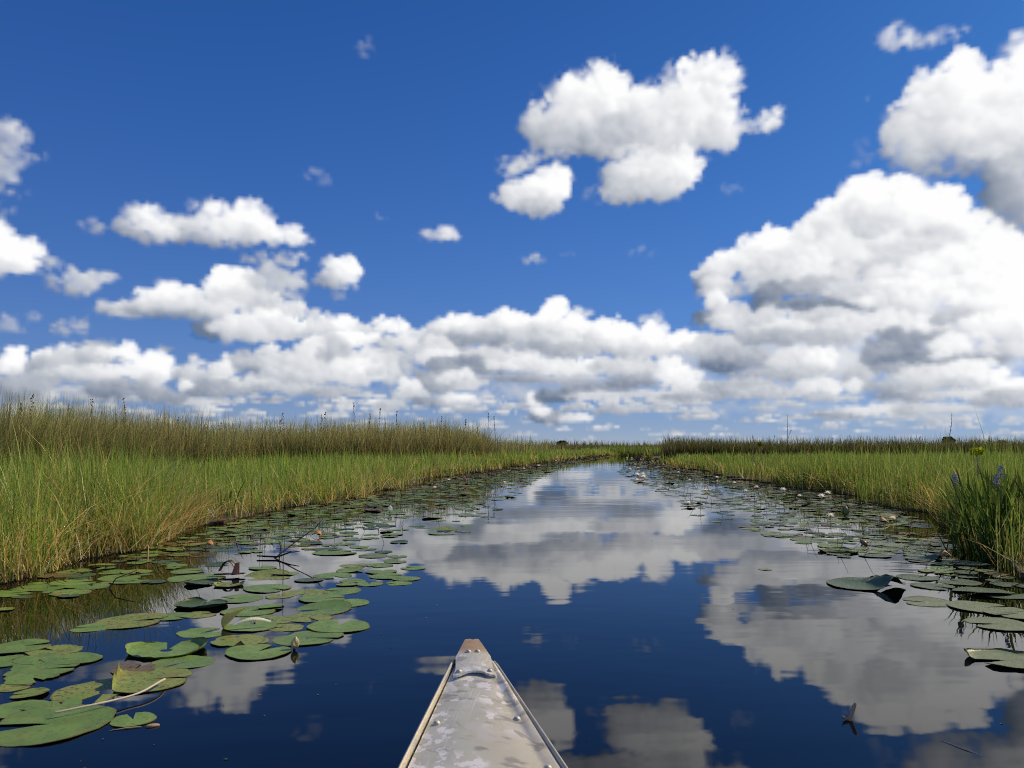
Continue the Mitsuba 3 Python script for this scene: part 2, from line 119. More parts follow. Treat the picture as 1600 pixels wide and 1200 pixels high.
def sky_clouds(d):
    """Cloud cover and shade of the unit directions d, from the cumulus puffs and noise."""
    cov, shade, px = paint_clouds(CLOUDS)
    h = cov.shape[0] // 2 * 2
    half = lambda a: a[:h].reshape(h // 2, 2, -1, 2).mean((1, 3))
    c, p = half(cov), half(cov * shade)
    az = np.degrees(np.arctan2(d[..., 0], d[..., 1]))
    el = np.degrees(np.arcsin(np.clip(d[..., 2], -1, 1)))
    shade_mean = p / np.maximum(c, 1e-3)
    low = np.clip(1.4 - np.arange(len(c))[:, None] * 2 * px / 4, 0, 1)        # far clouds: softened by the air
    soften = lambda a: low * ndimage.gaussian_filter(a, .3) + (1 - low) * (a + .3 * (a - ndimage.gaussian_filter(a, 1.2)))
    inner = ndimage.gaussian_filter(p, 1.0) / np.maximum(ndimage.gaussian_filter(c, 1.0), 1e-3)     # light bleeds through the inside of a cloud
    c = soften(c)
    p = c * (.5 * shade_mean + .5 * inner)
    at = [np.clip(el / (2 * px) - .5, 0, h // 2 - 1), np.clip((az + 180) / (2 * px) - .5, 0, c.shape[1] - 1)]
    cover = np.clip(ndimage.map_coordinates(c, at, order=1), 0, 1)
    s = ndimage.map_coordinates(p, at, order=1) / np.maximum(cover, 1e-3)
    # a thin veil towards the horizon, where many far clouds and the damp air merge
    near, wide = .30 * np.exp(-np.maximum(el, 0) / 2.4), .36 * np.exp(-np.maximum(el, 0) / 9.0)
    veil = near + wide
    total = 1 - (1 - cover) * (1 - veil)
    s = (s * cover + (.22 * near + .66 * wide) / veil * (total - cover)) / np.maximum(total, 1e-3)
    return total, np.clip(s * .92 + .10, 0, 1) ** .9


scene['sky'] = mikit.sky(SUN, turbidity=2.5, sun_angle=0.6, ground=(.05, .07, .05), clouds=sky_clouds, cloud_lit=(6.5, 6.5, 6.5), cloud_dark=(.95, 1.28, 1.9),
                         sky_tint=(.165, .485, 1.03), sun_tint=(1, .97, .9))

# ------------------------------------------------------------------ helpers
counts = {}


def name(base):
    """base, base_001, base_002 ... : the next free key of that name."""
    n = counts.get(base, 0)
    counts[base] = n + 1
    return base if n == 0 else f'{base}_{n:03d}'


def tag(key, label=None, category=None, group=None, kind=None):
    labels[key] = {k: v for k, v in dict(label=label, category=category, group=group, kind=kind).items() if v}


def put(key, mesh, bsdf, smooth=False, tw=None, **kw):
    scene[key] = mikit.ply(mesh, bsdf, smooth=smooth, **kw)
    if tw is not None:
        scene[key]['to_world'] = tw


def tube(points, radii, sides=6):
    """A capped tapering tube along a polyline."""
    p = np.asarray(points, float)
    r = np.broadcast_to(np.asarray(radii, float), (len(p),))
    t = np.gradient(p, axis=0)
    t /= np.linalg.norm(t, axis=1, keepdims=True) + 1e-12
    ref = np.array([0, 0, 1.]) if abs(t[0, 2]) < .9 else np.array([1., 0, 0])
    a = np.cross(t, ref)
    a /= np.linalg.norm(a, axis=1, keepdims=True) + 1e-12
    b = np.cross(t, a)
    an = np.arange(sides) * 2 * np.pi / sides
    v = p[:, None] + r[:, None, None] * (np.cos(an)[None, :, None] * a[:, None] + np.sin(an)[None, :, None] * b[:, None])
    f = []
    n = len(p)
    for i in range(n - 1):
        for j in range(sides):
            k = (j + 1) % sides
            q = [i * sides + j, i * sides + k, (i + 1) * sides + k, (i + 1) * sides + j]
            f += [[q[0], q[2], q[1]], [q[0], q[3], q[2]]]
    v = np.vstack([v.reshape(-1, 3), p[:1], p[-1:]])
    for j in range(sides):
        k = (j + 1) % sides
        f += [[n * sides, j, k], [n * sides + 1, (n - 1) * sides + k, (n - 1) * sides + j]]
    return trimesh.Trimesh(v, np.array(f), process=False)


def joined(meshes):
    vs, fs, n = [], [], 0
    for v, f in meshes:
        vs.append(v)
        fs.append(f + n)
        n += len(v)
    return np.vstack(vs), np.vstack(fs)


# ------------------------------------------------------------------ materials
def colour(c):
    return {'type': 'rgb', 'value': list(c)}


VC = {'type': 'mesh_attribute', 'name': 'vertex_color'}


def water_height(p, n, uv):
    x, y = p.x, p.y
    swell = fbm(x * .55 + 3.1, y * .9, 0.0, 2)
    ripple = fbm(x * 1.7 + y * .5, y * 4.2 - x * .6, 1.5, 3)
    patch = smoothstep(.42, .68, noise(x * .22 + 5, y * .3 + 9, 4.0))
    return swell * .0035 + ripple * (.0003 + .0009 * patch)


scene['water_surface'] = {'type': 'bumpmap', 'arbitrary': mikit.proc(water_height, eps=.015), 'scale': 1.0,
                          'bsdf': {'type': 'plastic', 'int_ior': 1.33, 'diffuse_reflectance': colour((.0008, .0012, .0014)), 'specular_reflectance': colour((.88, .88, .88))}}


def mud_colour(p, n, uv):
    k = fbm(p.x * 3, p.y * 3, p.z, 3)
    return mix((.035, .026, .014), (.10, .075, .035), k)


scene['wet_mud'] = {'type': 'twosided', 'bsdf': {'type': 'principled', 'base_color': mikit.proc(mud_colour), 'roughness': .7}}
scene['blade'] = {'type': 'principledthin', 'base_color': VC, 'roughness': .45, 'diff_trans': .75, 'spec_trans': 0.0, 'eta': 1.4}
scene['dry_stalk'] = {'type': 'twosided', 'bsdf': {'type': 'principled', 'base_color': VC, 'roughness': .7}}

TONES = [((.102, .190, .038), (.135, .228, .046)), ((.150, .215, .036), (.190, .235, .046)), ((.114, .212, .038), (.150, .258, .050)), ((.040, .085, .034), (.056, .108, .040)),
         ((.085, .090, .030), (.130, .095, .040)), ((.110, .165, .070), (.135, .190, .085))]


def pad_colour(p, n, uv):
    """uv.x = tone number + distance from the centre, uv.y = angle."""
    tone = dr.floor(uv.x)
    rho = uv.x - tone
    a, b = mi.Color3f(0), mi.Color3f(0)
    for i, (lo, hi) in enumerate(TONES):
        on = dr.select(dr.abs(tone - i) < .5, 1.0, 0.0)
        a += mi.Color3f(lo) * on
        b += mi.Color3f(hi) * on
    k = fbm(p.x * 14, p.y * 14, p.z * 9, 3)
    c = mix(a, b, smoothstep(.3, .7, k))
    vein = dr.abs(dr.sin(uv.y * 2 * math.pi * 8.5 + noise(p.x * 20, p.y * 20) * .6))
    c = mix(c, c * 1.4 + .006, (1 - smoothstep(0, .12, vein)) * .65 * (1 - .8 * rho))
    c = mix(c, mi.Color3f(.15, .2, .06), (1 - smoothstep(.02, .10, rho)) * .6)
    speck = smoothstep(.74, .80, noise(p.x * 85, p.y * 85, 3.0))
    blot = smoothstep(.64, .74, fbm(p.x * 22 + 7, p.y * 22, 6.0, 2))
    old = dr.select((tone == 1) | (tone == 4), 1.0, .35)
    c = mix(c, mi.Color3f(.045, .030, .012), speck * .7 * old)
    c = mix(c, mi.Color3f(.17, .14, .03), blot * .55 * old)
    rim = smoothstep(.93, .985, rho + (k - .5) * .05)
    return mix(c, mi.Color3f(.12, .075, .025), rim * .65)


def pad_relief(p, n, uv):
    return fbm(p.x * 60, p.y * 60, p.z * 40, 2) * .0016


scene['lily_leaf'] = {'type': 'twosided', 'bsdf': {'type': 'bumpmap', 'arbitrary': mikit.proc(pad_relief, eps=.003), 'scale': 1.0,
                      'bsdf': {'type': 'principled', 'base_color': mikit.proc(pad_colour), 'roughness': .46, 'specular': .38}}}
scene['lily_under'] = {'type': 'twosided', 'bsdf': {'type': 'principled', 'base_color': colour((.10, .045, .03)), 'roughness': .5}}
scene['red_under'] = {'type': 'twosided', 'bsdf': {'type': 'principled', 'base_color': colour((.42, .17, .12)), 'roughness': .5}}
scene['cream_leaf'] = {'type': 'principledthin', 'base_color': colour((.72, .66, .36)), 'roughness': .5, 'diff_trans': 1.1, 'eta': 1.4}
scene['petal_white'] = {'type': 'principledthin', 'base_color': colour((.93, .92, .88)), 'roughness': .5, 'diff_trans': 1.0, 'eta': 1.4}
scene['petal_pink'] = {'type': 'principledthin', 'base_color': colour((.62, .30, .30)), 'roughness': .5, 'diff_trans': .5, 'eta': 1.4}
scene['petal_cream'] = {'type': 'twosided', 'bsdf': {'type': 'principled', 'base_color': colour((.60, .55, .36)), 'roughness': .5}}
scene['sepal_green'] = {'type': 'twosided', 'bsdf': {'type': 'principled', 'base_color': colour((.22, .22, .07)), 'roughness': .5}}
scene['stamen_yellow'] = {'type': 'twosided', 'bsdf': {'type': 'principled', 'base_color': colour((.7, .45, .04)), 'roughness': .6}}
scene['pale_stem'] = {'type': 'twosided', 'bsdf': {'type': 'principled', 'base_color': colour((.50, .46, .36)), 'roughness': .5}}
scene['dark_stem'] = {'type': 'twosided', 'bsdf': {'type': 'principled', 'base_color': colour((.022, .018, .012)), 'roughness': .5}}
scene['orange_leaf'] = {'type': 'twosided', 'bsdf': {'type': 'principled', 'base_color': colour((.42, .20, .05)), 'roughness': .6}}
scene['tan_wood'] = {'type': 'twosided', 'bsdf': {'type': 'principled', 'base_color': colour((.40, .28, .17)), 'roughness': .7}}
scene['violet_spike'] = {'type': 'twosided', 'bsdf': {'type': 'principled', 'base_color': colour((.36, .35, .46)), 'roughness': .6}}


def metal_colour(p, n, uv):
    x, y, z = p.x, p.y, p.z
    base = mix((.47, .50, .42), (.62, .65, .54), fbm(x * 22, y * 22, z * 22, 3))
    s = -(x + .0795) * .075 - (y - 1.668) * .997          # metres behind the bow tip and off the centre line
    l = (x + .0795) * .997 - (y - 1.668) * .075
    off = dr.abs(l) / (.042 + .178 * dr.maximum(s - .115, 0.0))
    tan = smoothstep(.45, .95, off + (fbm(x * 16 + 4, y * 12 + 2, 0.0, 3) - .5) * .6) * dr.select(s < 1.0, 1.0, 0.0)
    base = mix(base, mi.Color3f(.64, .57, .40), tan * .38)
    scratch = smoothstep(.72, .86, noise(l * 420 + s * 25, s * 9 - l * 14, 2.0)) * smoothstep(.45, .65, noise(s * 9, l * 30, 5.0))
    base = mix(base, mi.Color3f(.74, .74, .72), scratch * .5)
    cloudy = smoothstep(.45, .75, fbm(x * 30 + y * 9, y * 24 - x * 8, 2.0, 4))
    base = mix(base, mi.Color3f(.64, .65, .61), cloudy * .5)
    dents = smoothstep(.60, .78, fbm(x * 26 - y * 14 + 9, y * 60 + x * 24, 5.0, 3))
    base = mix(base, mi.Color3f(.20, .20, .19), dents * .55)
    patchy = smoothstep(.50, .66, fbm(x * 15 + 3, y * 13 + 1, 1.0, 2))
    scuff = smoothstep(.52, .64, fbm(x * 85 + y * 22, y * 70 - x * 18, 8.0, 5)) * patchy
    base = mix(base, mi.Color3f(.88, .89, .88), scuff * .85)
    line = smoothstep(.80, .90, noise(x * 210 + y * 130, y * 16 - x * 9, 3.0)) * smoothstep(.5, .7, noise(x * 20, y * 20, 6.0))
    return mix(base, mi.Color3f(.22, .22, .21), line * .5)


def metal_relief(p, n, uv):
    return fbm(p.x * 30, p.y * 30, p.z * 30, 3) * .0016 + noise(p.x * 260, p.y * 260, p.z * 260) * .00007


def metal(fn, rough=.48, metallic=.35):
    return {'type': 'twosided', 'bsdf': {'type': 'bumpmap', 'arbitrary': mikit.proc(metal_relief, eps=.0015), 'scale': 1.0,
            'bsdf': {'type': 'principled', 'base_color': mikit.proc(fn), 'roughness': rough, 'metallic': metallic}}}


def cap_colour(p, n, uv):
    base = metal_colour(p, n, uv)
    rust = smoothstep(1.565, 1.60, p.y + (fbm(p.x * 40, p.y * 40, 2.0, 3) - .5) * .03)
    return mix(base, mix((.36, .22, .10), (.46, .31, .16), fbm(p.x * 50, p.y * 50, 4.0, 2)), rust * .85)


def rail_colour(p, n, uv):
    k = smoothstep(.35, .65, fbm(p.x * 18, p.y * 18, p.z * 18, 3))
    return mix((.38, .375, .33), (.50, .46, .35), k)


def hull_colour(p, n, uv):
    c = mix((.46, .48, .42), (.60, .61, .53), fbm(p.x * 7, p.y * 7, p.z * 11, 4))
    rub = smoothstep(.70, .85, noise(p.z * 170, p.x * 7 + p.y * 7, 3.0)) * smoothstep(.4, .7, noise(p.x * 5, p.y * 5, p.z * 12))
    tide = smoothstep(.16, .04, p.z + (fbm(p.x * 9, p.y * 9, 1.0, 2) - .5) * .06)
    return mix(mix(c, mi.Color3f(.74, .74, .71), rub * .6), mi.Color3f(.22, .20, .13), tide * .6)


scene['hull_metal'] = metal(hull_colour)
scene['weathered_metal'] = metal(metal_colour)
scene['stained_metal'] = metal(cap_colour)
scene['rail_metal'] = metal(rail_colour, .42)
scene['rivet_metal'] = {'type': 'twosided', 'bsdf': {'type': 'principled', 'base_color': colour((.50, .49, .43)), 'roughness': .5, 'metallic': .25}}
scene['hollow_shade'] = {'type': 'twosided', 'bsdf': {'type': 'diffuse', 'reflectance': colour((.02, .018, .015))}}

# ------------------------------------------------------------------ setting: water and marsh ground
WL = [(-3.28, 5.39), (-3.24, 5.76), (-3.24, 6.08), (-3.17, 6.4), (-3.2, 7.0), (-3.2, 7.63), (-3.34, 8.75), (-3.36, 9.75), (-3.31, 10.82), (-3.16, 11.79), (-2.98, 12.95), (-2.61, 14.19), (-2.44, 15.91), (-2.22, 19.28), (-1.84, 23.99), (-0.95, 30.91), (0.0, 36.69), (1.81, 46.95), (4.51, 58.67), (7.66, 71.1), (10.31, 83.78)]
WR = [(3.47, 5.7), (3.5, 6.05), (3.55, 6.47), (3.77, 7.17), (4.26, 8.26), (4.97, 10.0), (5.53, 12.03), (5.91, 14.02), (6.1, 15.91), (6.26, 18.97), (5.96, 22.18), (6.22, 26.11), (6.83, 31.74), (7.78, 40.48), (10.15, 58.67), (12.34, 75.68), (13.7, 86.89)]
put('water', trimesh.Trimesh([[-4000, -4000, 0], [4000, -4000, 0], [4000, 4000, 0], [-4000, 4000, 0]], [[0, 1, 2], [0, 2, 3]], process=False), 'water_surface')
tag('water', 'dark still channel water mirroring sky and clouds', 'water', kind='structure')


def rough_line(line, amp, seed):
    p = shapely.LineString(line).segmentize(.35)
    q = np.array(p.coords)
    w = meshkit.fbm(np.c_[q * .9, q[:, :1] * 0 + seed], 3) - .5
    w2 = meshkit.fbm(np.c_[q * .9, q[:, :1] * 0 + seed + 50], 3) - .5
    return q + amp * np.c_[w, w2] * np.clip(q[:, 1:] / 12, .5, 3)


left_edge = rough_line([(-4.2, -30), (-3.9, -5), (-3.6, 2), (-3.4, 4.4)] + list(WL) + [(13, 92)], 1.0, 1)
right_edge = rough_line([(5.5, -30), (4.2, -6), (3.6, 1), (3.45, 4)] + list(WR) + [(13.5, 92)], 1.0, 2)
LEFT = shapely.Polygon(list(map(tuple, left_edge)) + [(13, 3000), (-3000, 3000), (-3000, -30)]).buffer(0)
RIGHT = shapely.Polygon(list(map(tuple, right_edge)) + [(13.0, 3000), (3000, 3000), (3000, -30)]).buffer(0)
for key, poly, text in (('marsh_ground', LEFT, 'low wet marsh ground under the grass left of the channel'), ('marsh_ground_001', RIGHT, 'low wet marsh ground under the grass right of the channel')):
    m = trimesh.util.concatenate([trimesh.creation.extrude_polygon(g, .32, engine='earcut') for g in getattr(poly.buffer(-.12), 'geoms', [poly.buffer(-.12)])])
    m.apply_translation([0, 0, -.29])
    put(key, m, 'wet_mud')
    tag(key, text, 'marsh', kind='structure')

# ------------------------------------------------------------------ grasses
def blades(n, xy, z0, height, lean, width, base, mid, tip, curve=.25, droop=0.0, wind=(0, 0)):
    """n grass blades as one mesh: xy (n, 2) feet, height/lean/width (n,), colours (n, 3)."""
    th = rng.uniform(0, 2 * np.pi, n)
    d = np.c_[np.cos(th), np.sin(th)] * lean[:, None] + np.asarray(wind)
    ph = th + np.pi / 2 + rng.normal(0, .6, n)
    side = np.c_[np.cos(ph), np.sin(ph), np.zeros(n)]
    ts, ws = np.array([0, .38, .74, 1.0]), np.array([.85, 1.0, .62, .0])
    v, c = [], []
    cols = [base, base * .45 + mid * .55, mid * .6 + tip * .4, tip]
    for t, w, col in zip(ts, ws, cols):
        bend = (1 - curve) * t + curve * t * t * 1.6
        p = np.c_[xy + d * (bend * height)[:, None], z0 + height * (t - droop * np.linalg.norm(d, axis=1) * t * t)]
        if w > 0:
            v += [p - side * (w * width / 2)[:, None], p + side * (w * width / 2)[:, None]]
            c += [col, col]
        else:
            v.append(p)
            c.append(col)
    V, C = np.stack(v, 1), np.stack(c, 1)
    tri = np.array([[0, 1, 3], [0, 3, 2], [2, 3, 5], [2, 5, 4], [4, 5, 6]])
    F = (np.arange(n) * 7)[:, None, None] + tri[None]
    return V.reshape(-1, 3), F.reshape(-1, 3), np.clip(C.reshape(-1, 3), .004, .9)


def scatter(poly, n, keep=None):
    """n points in the polygon, thinned by keep(x, y) in [0, 1]."""
    x0, y0, x1, y1 = poly.bounds
    out = []
    have = 0
    shapely.prepare(poly)
    for _ in range(60):
        p = np.c_[rng.uniform(x0, x1, 40000), rng.uniform(y0, y1, 40000)]
        ok = shapely.contains_xy(poly, p[:, 0], p[:, 1])
        if keep is not None:
            ok &= rng.random(len(p)) < keep(p[:, 0], p[:, 1])
        out.append(p[ok])
        have += ok.sum()
        if have >= n:
            break
    return np.vstack(out)[:n]


def hues(n, choices, weights, spread=.30):
    c = np.array(choices)[rng.choice(len(choices), n, p=np.array(weights) / np.sum(weights))]
    return c * np.exp(rng.normal(0, spread, (n, 1))) * np.exp(rng.normal(0, .06, (n, 3)))


class Stand:
    """Collects blade meshes that become one stuff object."""
    def __init__(self):
        self.m = []

    def add(self, m):
        self.m.append(m)

    def build(self, key, label, category, bsdf='blade'):
        v, f = joined([(m[0], m[1]) for m in self.m])
        put(key, (v, f), bsdf, color=np.vstack([m[2] for m in self.m]))
        tag(key, label, category, kind='stuff')


def near_edge(poly_edge, xy):
    """Distance of points from the waterline."""
    line = shapely.LineString(poly_edge)
    return shapely.distance(line, shapely.points(xy))


def clumps(x, y, f, seed=0):
    return meshkit.noise(np.stack([x * f, y * f, np.full_like(x, seed + .5)], -1), seed)


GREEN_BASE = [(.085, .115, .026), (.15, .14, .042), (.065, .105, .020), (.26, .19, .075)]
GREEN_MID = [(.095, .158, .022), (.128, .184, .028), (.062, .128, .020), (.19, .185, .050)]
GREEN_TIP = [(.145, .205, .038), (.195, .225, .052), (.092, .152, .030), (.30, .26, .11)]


def green_grass(poly, edge, n, h, w0, near_tan=1.0, keep=None, lean=.16, tall=.0, dark=1.0, wind=(0, 0)):
    gaps = lambda x, y: .22 + .78 * np.clip((clumps(x, y, 1.7, 41) * .6 + clumps(x, y, .6, 42) * .4 - .3) / .25, 0, 1)
    xy = scatter(poly, n, gaps if keep is None else lambda x, y: keep(x, y) * gaps(x, y))
    n = len(xy)
    D = np.hypot(xy[:, 0], xy[:, 1])
    e = near_edge(edge, xy)
    shore = np.exp(-e / .7) * near_tan
    height = h * rng.lognormal(0, .26, n) * (.70 + .58 * clumps(xy[:, 0], xy[:, 1], .8, 3)) + tall * rng.random(n) ** 4
    height *= np.where(e < .25, .75, 1)
    width = w0 * rng.uniform(.6, 1.25, n) * np.maximum(1, D / 11)
    gain = 2.3
    base, mid, tip = hues(n, GREEN_BASE, [3, 2, 3, 1]), hues(n, GREEN_MID, [3, 3, 3, 1]), hues(n, GREEN_TIP, [3, 2, 3, 1])
    patch = clumps(xy[:, 0], xy[:, 1], .35, 8)[:, None]
    mid *= .7 + .6 * patch
    dead = rng.random(n) < .04 + .42 * shore
    tanc = hues(n, [(.40, .27, .11), (.30, .19, .08), (.46, .36, .18), (.24, .13, .05)], [3, 2, 2, 1])
    base[dead] = tanc[dead]
    mid[dead] = tanc[dead] * [.95, 1.0, .9]
    half = rng.random(n) < .5
    tip[dead & half] = tanc[dead & half]
    ln = lean * rng.gamma(2, .5, n) + dead * rng.gamma(1.5, .30, n)
    return blades(n, xy, .01, height, ln, width, base * dark * gain, mid * dark * gain, tip * dark * gain, wind=wind, droop=.3)


view = shapely.Polygon([(-2, 2), (-3.2, 4.6), (-75, 98), (75, 98), (3.4, 4.6), (2, 2)])
SAW_FRONT = [(-9.3, 7.0), (-9.4, 13), (-9.3, 17.4), (-8.2, 26.0), (-5.2, 29), (-3.0, 32.5), (-1.5, 37)]
left_low = LEFT.intersection(view).intersection(shapely.Polygon([(-9.8, 2)] + [(x - .3, y + .3) for x, y in SAW_FRONT] + [(0, 47), (3, 62), (12, 92), (14, 92), (10, 40), (5, 2)]))
gl = Stand()
ring = lambda a, b: shapely.Polygon([(-80, a), (80, a), (80, b), (-80, b)])
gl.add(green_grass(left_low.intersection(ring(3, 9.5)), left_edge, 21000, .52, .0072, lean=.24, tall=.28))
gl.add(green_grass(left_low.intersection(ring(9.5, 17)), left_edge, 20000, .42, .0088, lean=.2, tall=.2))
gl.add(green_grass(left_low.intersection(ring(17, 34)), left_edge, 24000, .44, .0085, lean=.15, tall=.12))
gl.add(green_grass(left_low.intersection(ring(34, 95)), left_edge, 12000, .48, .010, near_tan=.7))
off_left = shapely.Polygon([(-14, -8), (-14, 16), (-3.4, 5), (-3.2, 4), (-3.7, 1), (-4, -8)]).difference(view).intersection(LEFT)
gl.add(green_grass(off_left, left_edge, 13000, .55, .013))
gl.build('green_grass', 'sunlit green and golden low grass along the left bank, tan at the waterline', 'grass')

right_low = RIGHT.intersection(view).intersection(shapely.Polygon([(0, 2), (60, 2), (75, 49), (8, 47.5), (13, 92), (9, 92), (4, 40)]))
gr = Stand()
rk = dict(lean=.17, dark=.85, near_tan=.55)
gr.add(green_grass(right_low.intersection(ring(3, 11)), right_edge, 12000, .50, .0070, tall=.15, keep=lambda x, y: np.where((y < 8.4) & (x < 5.6), .22, 1.0), **rk))
gr.add(green_grass(right_low.intersection(ring(11, 20)), right_edge, 32000, .50, .0080, tall=.15, **rk))
gr.add(green_grass(right_low.intersection(ring(20, 48)), right_edge, 38000, .39, .0090, tall=.1, **rk))
gr.add(green_grass(right_low.intersection(ring(48, 95)), right_edge, 2500, .5, .010, **rk))
gr.add(green_grass(shapely.Polygon([(9.5, 78), (13.6, 74), (16, 98), (8, 98)]), right_edge, 5000, .6, .012, near_tan=.2, lean=.15, dark=.7))
off_right = shapely.Polygon([(16, -8), (16, 18), (3.4, 5), (3.2, 4), (3.7, 1), (4.5, -8)]).difference(view).intersection(RIGHT)
gr.add(green_grass(off_right, right_edge, 11000, .55, .013, **rk))
gr.build('green_grass_001', 'green grass field along the right bank, half in shade', 'grass')

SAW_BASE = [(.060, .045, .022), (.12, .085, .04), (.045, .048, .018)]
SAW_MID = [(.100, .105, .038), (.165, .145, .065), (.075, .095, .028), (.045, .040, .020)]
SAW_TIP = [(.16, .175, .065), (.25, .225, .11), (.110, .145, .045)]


def sawgrass(poly, n, h, w0, dark=1.0, keep=None, lean=.27, green=1.0):
    xy = scatter(poly, n, keep)
    n = len(xy)
    D = np.hypot(xy[:, 0], xy[:, 1])
    lump = clumps(xy[:, 0], xy[:, 1], .45, 5) * .55 + clumps(xy[:, 0], xy[:, 1], 1.6, 6) * .45
    height = h(xy) * np.minimum(rng.lognormal(-.06, .25, n) * (.56 + .86 * lump), 1.42)
    width = w0 * rng.uniform(.6, 1.3, n) * np.maximum(1, D / 16)
    hue = clumps(xy[:, 0], xy[:, 1], .7, 31)[:, None]
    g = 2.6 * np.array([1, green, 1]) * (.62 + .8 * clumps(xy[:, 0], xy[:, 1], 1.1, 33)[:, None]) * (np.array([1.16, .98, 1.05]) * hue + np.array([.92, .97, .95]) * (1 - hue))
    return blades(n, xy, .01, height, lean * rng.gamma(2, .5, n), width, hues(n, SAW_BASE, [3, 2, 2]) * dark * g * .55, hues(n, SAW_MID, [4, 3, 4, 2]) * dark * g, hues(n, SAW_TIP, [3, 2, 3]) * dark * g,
                  curve=.35, droop=.35)


saw_poly = shapely.Polygon([(x + .25, y) for x, y in SAW_FRONT] + [(-1.2, 42), (-6, 46), (-16, 40), (-20, 30), (-20, 8)]).intersection(LEFT)
front = shapely.LineString(SAW_FRONT)


def saw_height(xy):
    y = xy[:, 1]
    return np.interp(y, [7, 13, 18, 27, 33, 38], [1.52, 1.52, 1.5, 1.52, 1.58, 1.62])


depth = lambda x, y: np.exp(-np.maximum(shapely.distance(front, shapely.points(np.c_[x, y])) - 1.2, 0) / 2.2)
sg = Stand()
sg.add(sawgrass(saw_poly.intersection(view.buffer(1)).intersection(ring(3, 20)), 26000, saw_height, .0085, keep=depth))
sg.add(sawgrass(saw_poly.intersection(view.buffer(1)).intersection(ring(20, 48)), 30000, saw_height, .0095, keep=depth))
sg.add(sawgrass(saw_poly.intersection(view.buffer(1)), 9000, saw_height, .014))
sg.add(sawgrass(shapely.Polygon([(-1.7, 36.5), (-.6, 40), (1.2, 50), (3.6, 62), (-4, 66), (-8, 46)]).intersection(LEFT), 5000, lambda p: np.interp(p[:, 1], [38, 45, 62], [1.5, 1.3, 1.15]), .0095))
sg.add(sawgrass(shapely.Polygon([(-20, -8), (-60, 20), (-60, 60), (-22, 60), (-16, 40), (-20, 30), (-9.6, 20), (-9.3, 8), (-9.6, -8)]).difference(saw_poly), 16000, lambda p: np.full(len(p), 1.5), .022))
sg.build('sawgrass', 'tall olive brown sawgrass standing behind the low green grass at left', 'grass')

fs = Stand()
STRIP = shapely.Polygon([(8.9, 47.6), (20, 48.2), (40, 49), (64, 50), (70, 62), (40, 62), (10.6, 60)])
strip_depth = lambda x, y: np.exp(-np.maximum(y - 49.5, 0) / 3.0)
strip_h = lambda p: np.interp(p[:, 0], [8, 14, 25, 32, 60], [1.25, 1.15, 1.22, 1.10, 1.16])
fs.add(sawgrass(STRIP.intersection(view), 26000, strip_h, .0095, dark=.46, keep=strip_depth, green=1.05))  # the dark factor puts cloud shade into the blade colour
fs.build('shade_tinted_sawgrass', 'strip of tall sawgrass across the marsh at right, cloud shade put into its colour', 'grass')

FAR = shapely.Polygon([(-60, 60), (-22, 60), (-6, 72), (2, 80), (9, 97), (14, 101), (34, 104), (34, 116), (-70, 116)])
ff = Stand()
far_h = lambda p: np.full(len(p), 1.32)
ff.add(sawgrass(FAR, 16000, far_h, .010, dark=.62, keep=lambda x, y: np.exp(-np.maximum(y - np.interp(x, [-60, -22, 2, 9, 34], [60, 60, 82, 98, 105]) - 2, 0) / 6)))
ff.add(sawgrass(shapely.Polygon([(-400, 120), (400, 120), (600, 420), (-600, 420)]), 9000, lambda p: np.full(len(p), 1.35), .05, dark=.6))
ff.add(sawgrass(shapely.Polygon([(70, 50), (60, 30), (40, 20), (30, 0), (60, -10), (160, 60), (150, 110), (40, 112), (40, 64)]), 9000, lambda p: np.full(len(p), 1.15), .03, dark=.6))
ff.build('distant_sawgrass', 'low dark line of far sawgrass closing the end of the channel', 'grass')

# thin stems and torn leaf scraps that stand and float among the pads
deb, dcol = [], []


def thin_stick(p0, p1, w, col):
    deb.append(tube([p0, (np.array(p0) + p1) / 2 + rng.normal(0, .006, 3), p1], [w, w * .9, w * .5], 3))
    dcol.append(np.tile(np.array(col) * np.exp(rng.normal(0, .2)), (len(deb[-1].vertices), 1)))


LMAT = shapely.Polygon([(9.96, 80.9), (7.17, 69.01), (4.3, 55.88), (1.74, 45.15), (0.0, 35.58), (-1.81, 23.51), (-2.41, 15.69), (-2.94, 12.81), (-3.28, 10.72), (-3.29, 8.62), (-3.15, 6.88), (-3.19, 5.99), (-3.24, 5.32), (-2.97, 4.89), (-2.67, 5.01), (-2.57, 5.44), (-2.51, 5.9), (-2.49, 6.54), (-2.46, 7.0), (-1.95, 6.92), (-1.42, 7.17), (-0.96, 7.0), (-0.94, 7.73), (-0.91, 8.5), (-0.47, 8.75), (-0.18, 11.45), (0.0, 13.7), (0.2, 17.56), (0.53, 21.38), (1.36, 28.65), (3.34, 43.48), (6.56, 61.75)]).buffer(0)
RMAT = shapely.Polygon([(12.7, 80.9), (8.66, 58.67), (5.54, 40.48), (3.7, 28.65), (3.04, 21.38), (2.92, 16.58), (2.58, 13.39), (2.41, 11.23), (2.38, 9.44), (2.56, 8.38), (2.71, 7.73), (2.59, 6.92), (2.78, 6.76), (3.27, 6.92), (2.92, 5.99), (3.02, 5.84), (3.19, 5.52), (3.03, 4.99), (3.44, 5.65), (3.51, 6.4), (3.75, 7.17), (4.23, 8.26), (4.91, 9.92), (5.42, 11.79), (5.94, 15.49), (5.74, 21.38), (6.48, 30.12), (9.03, 51.03), (11.25, 69.01)]).buffer(0)
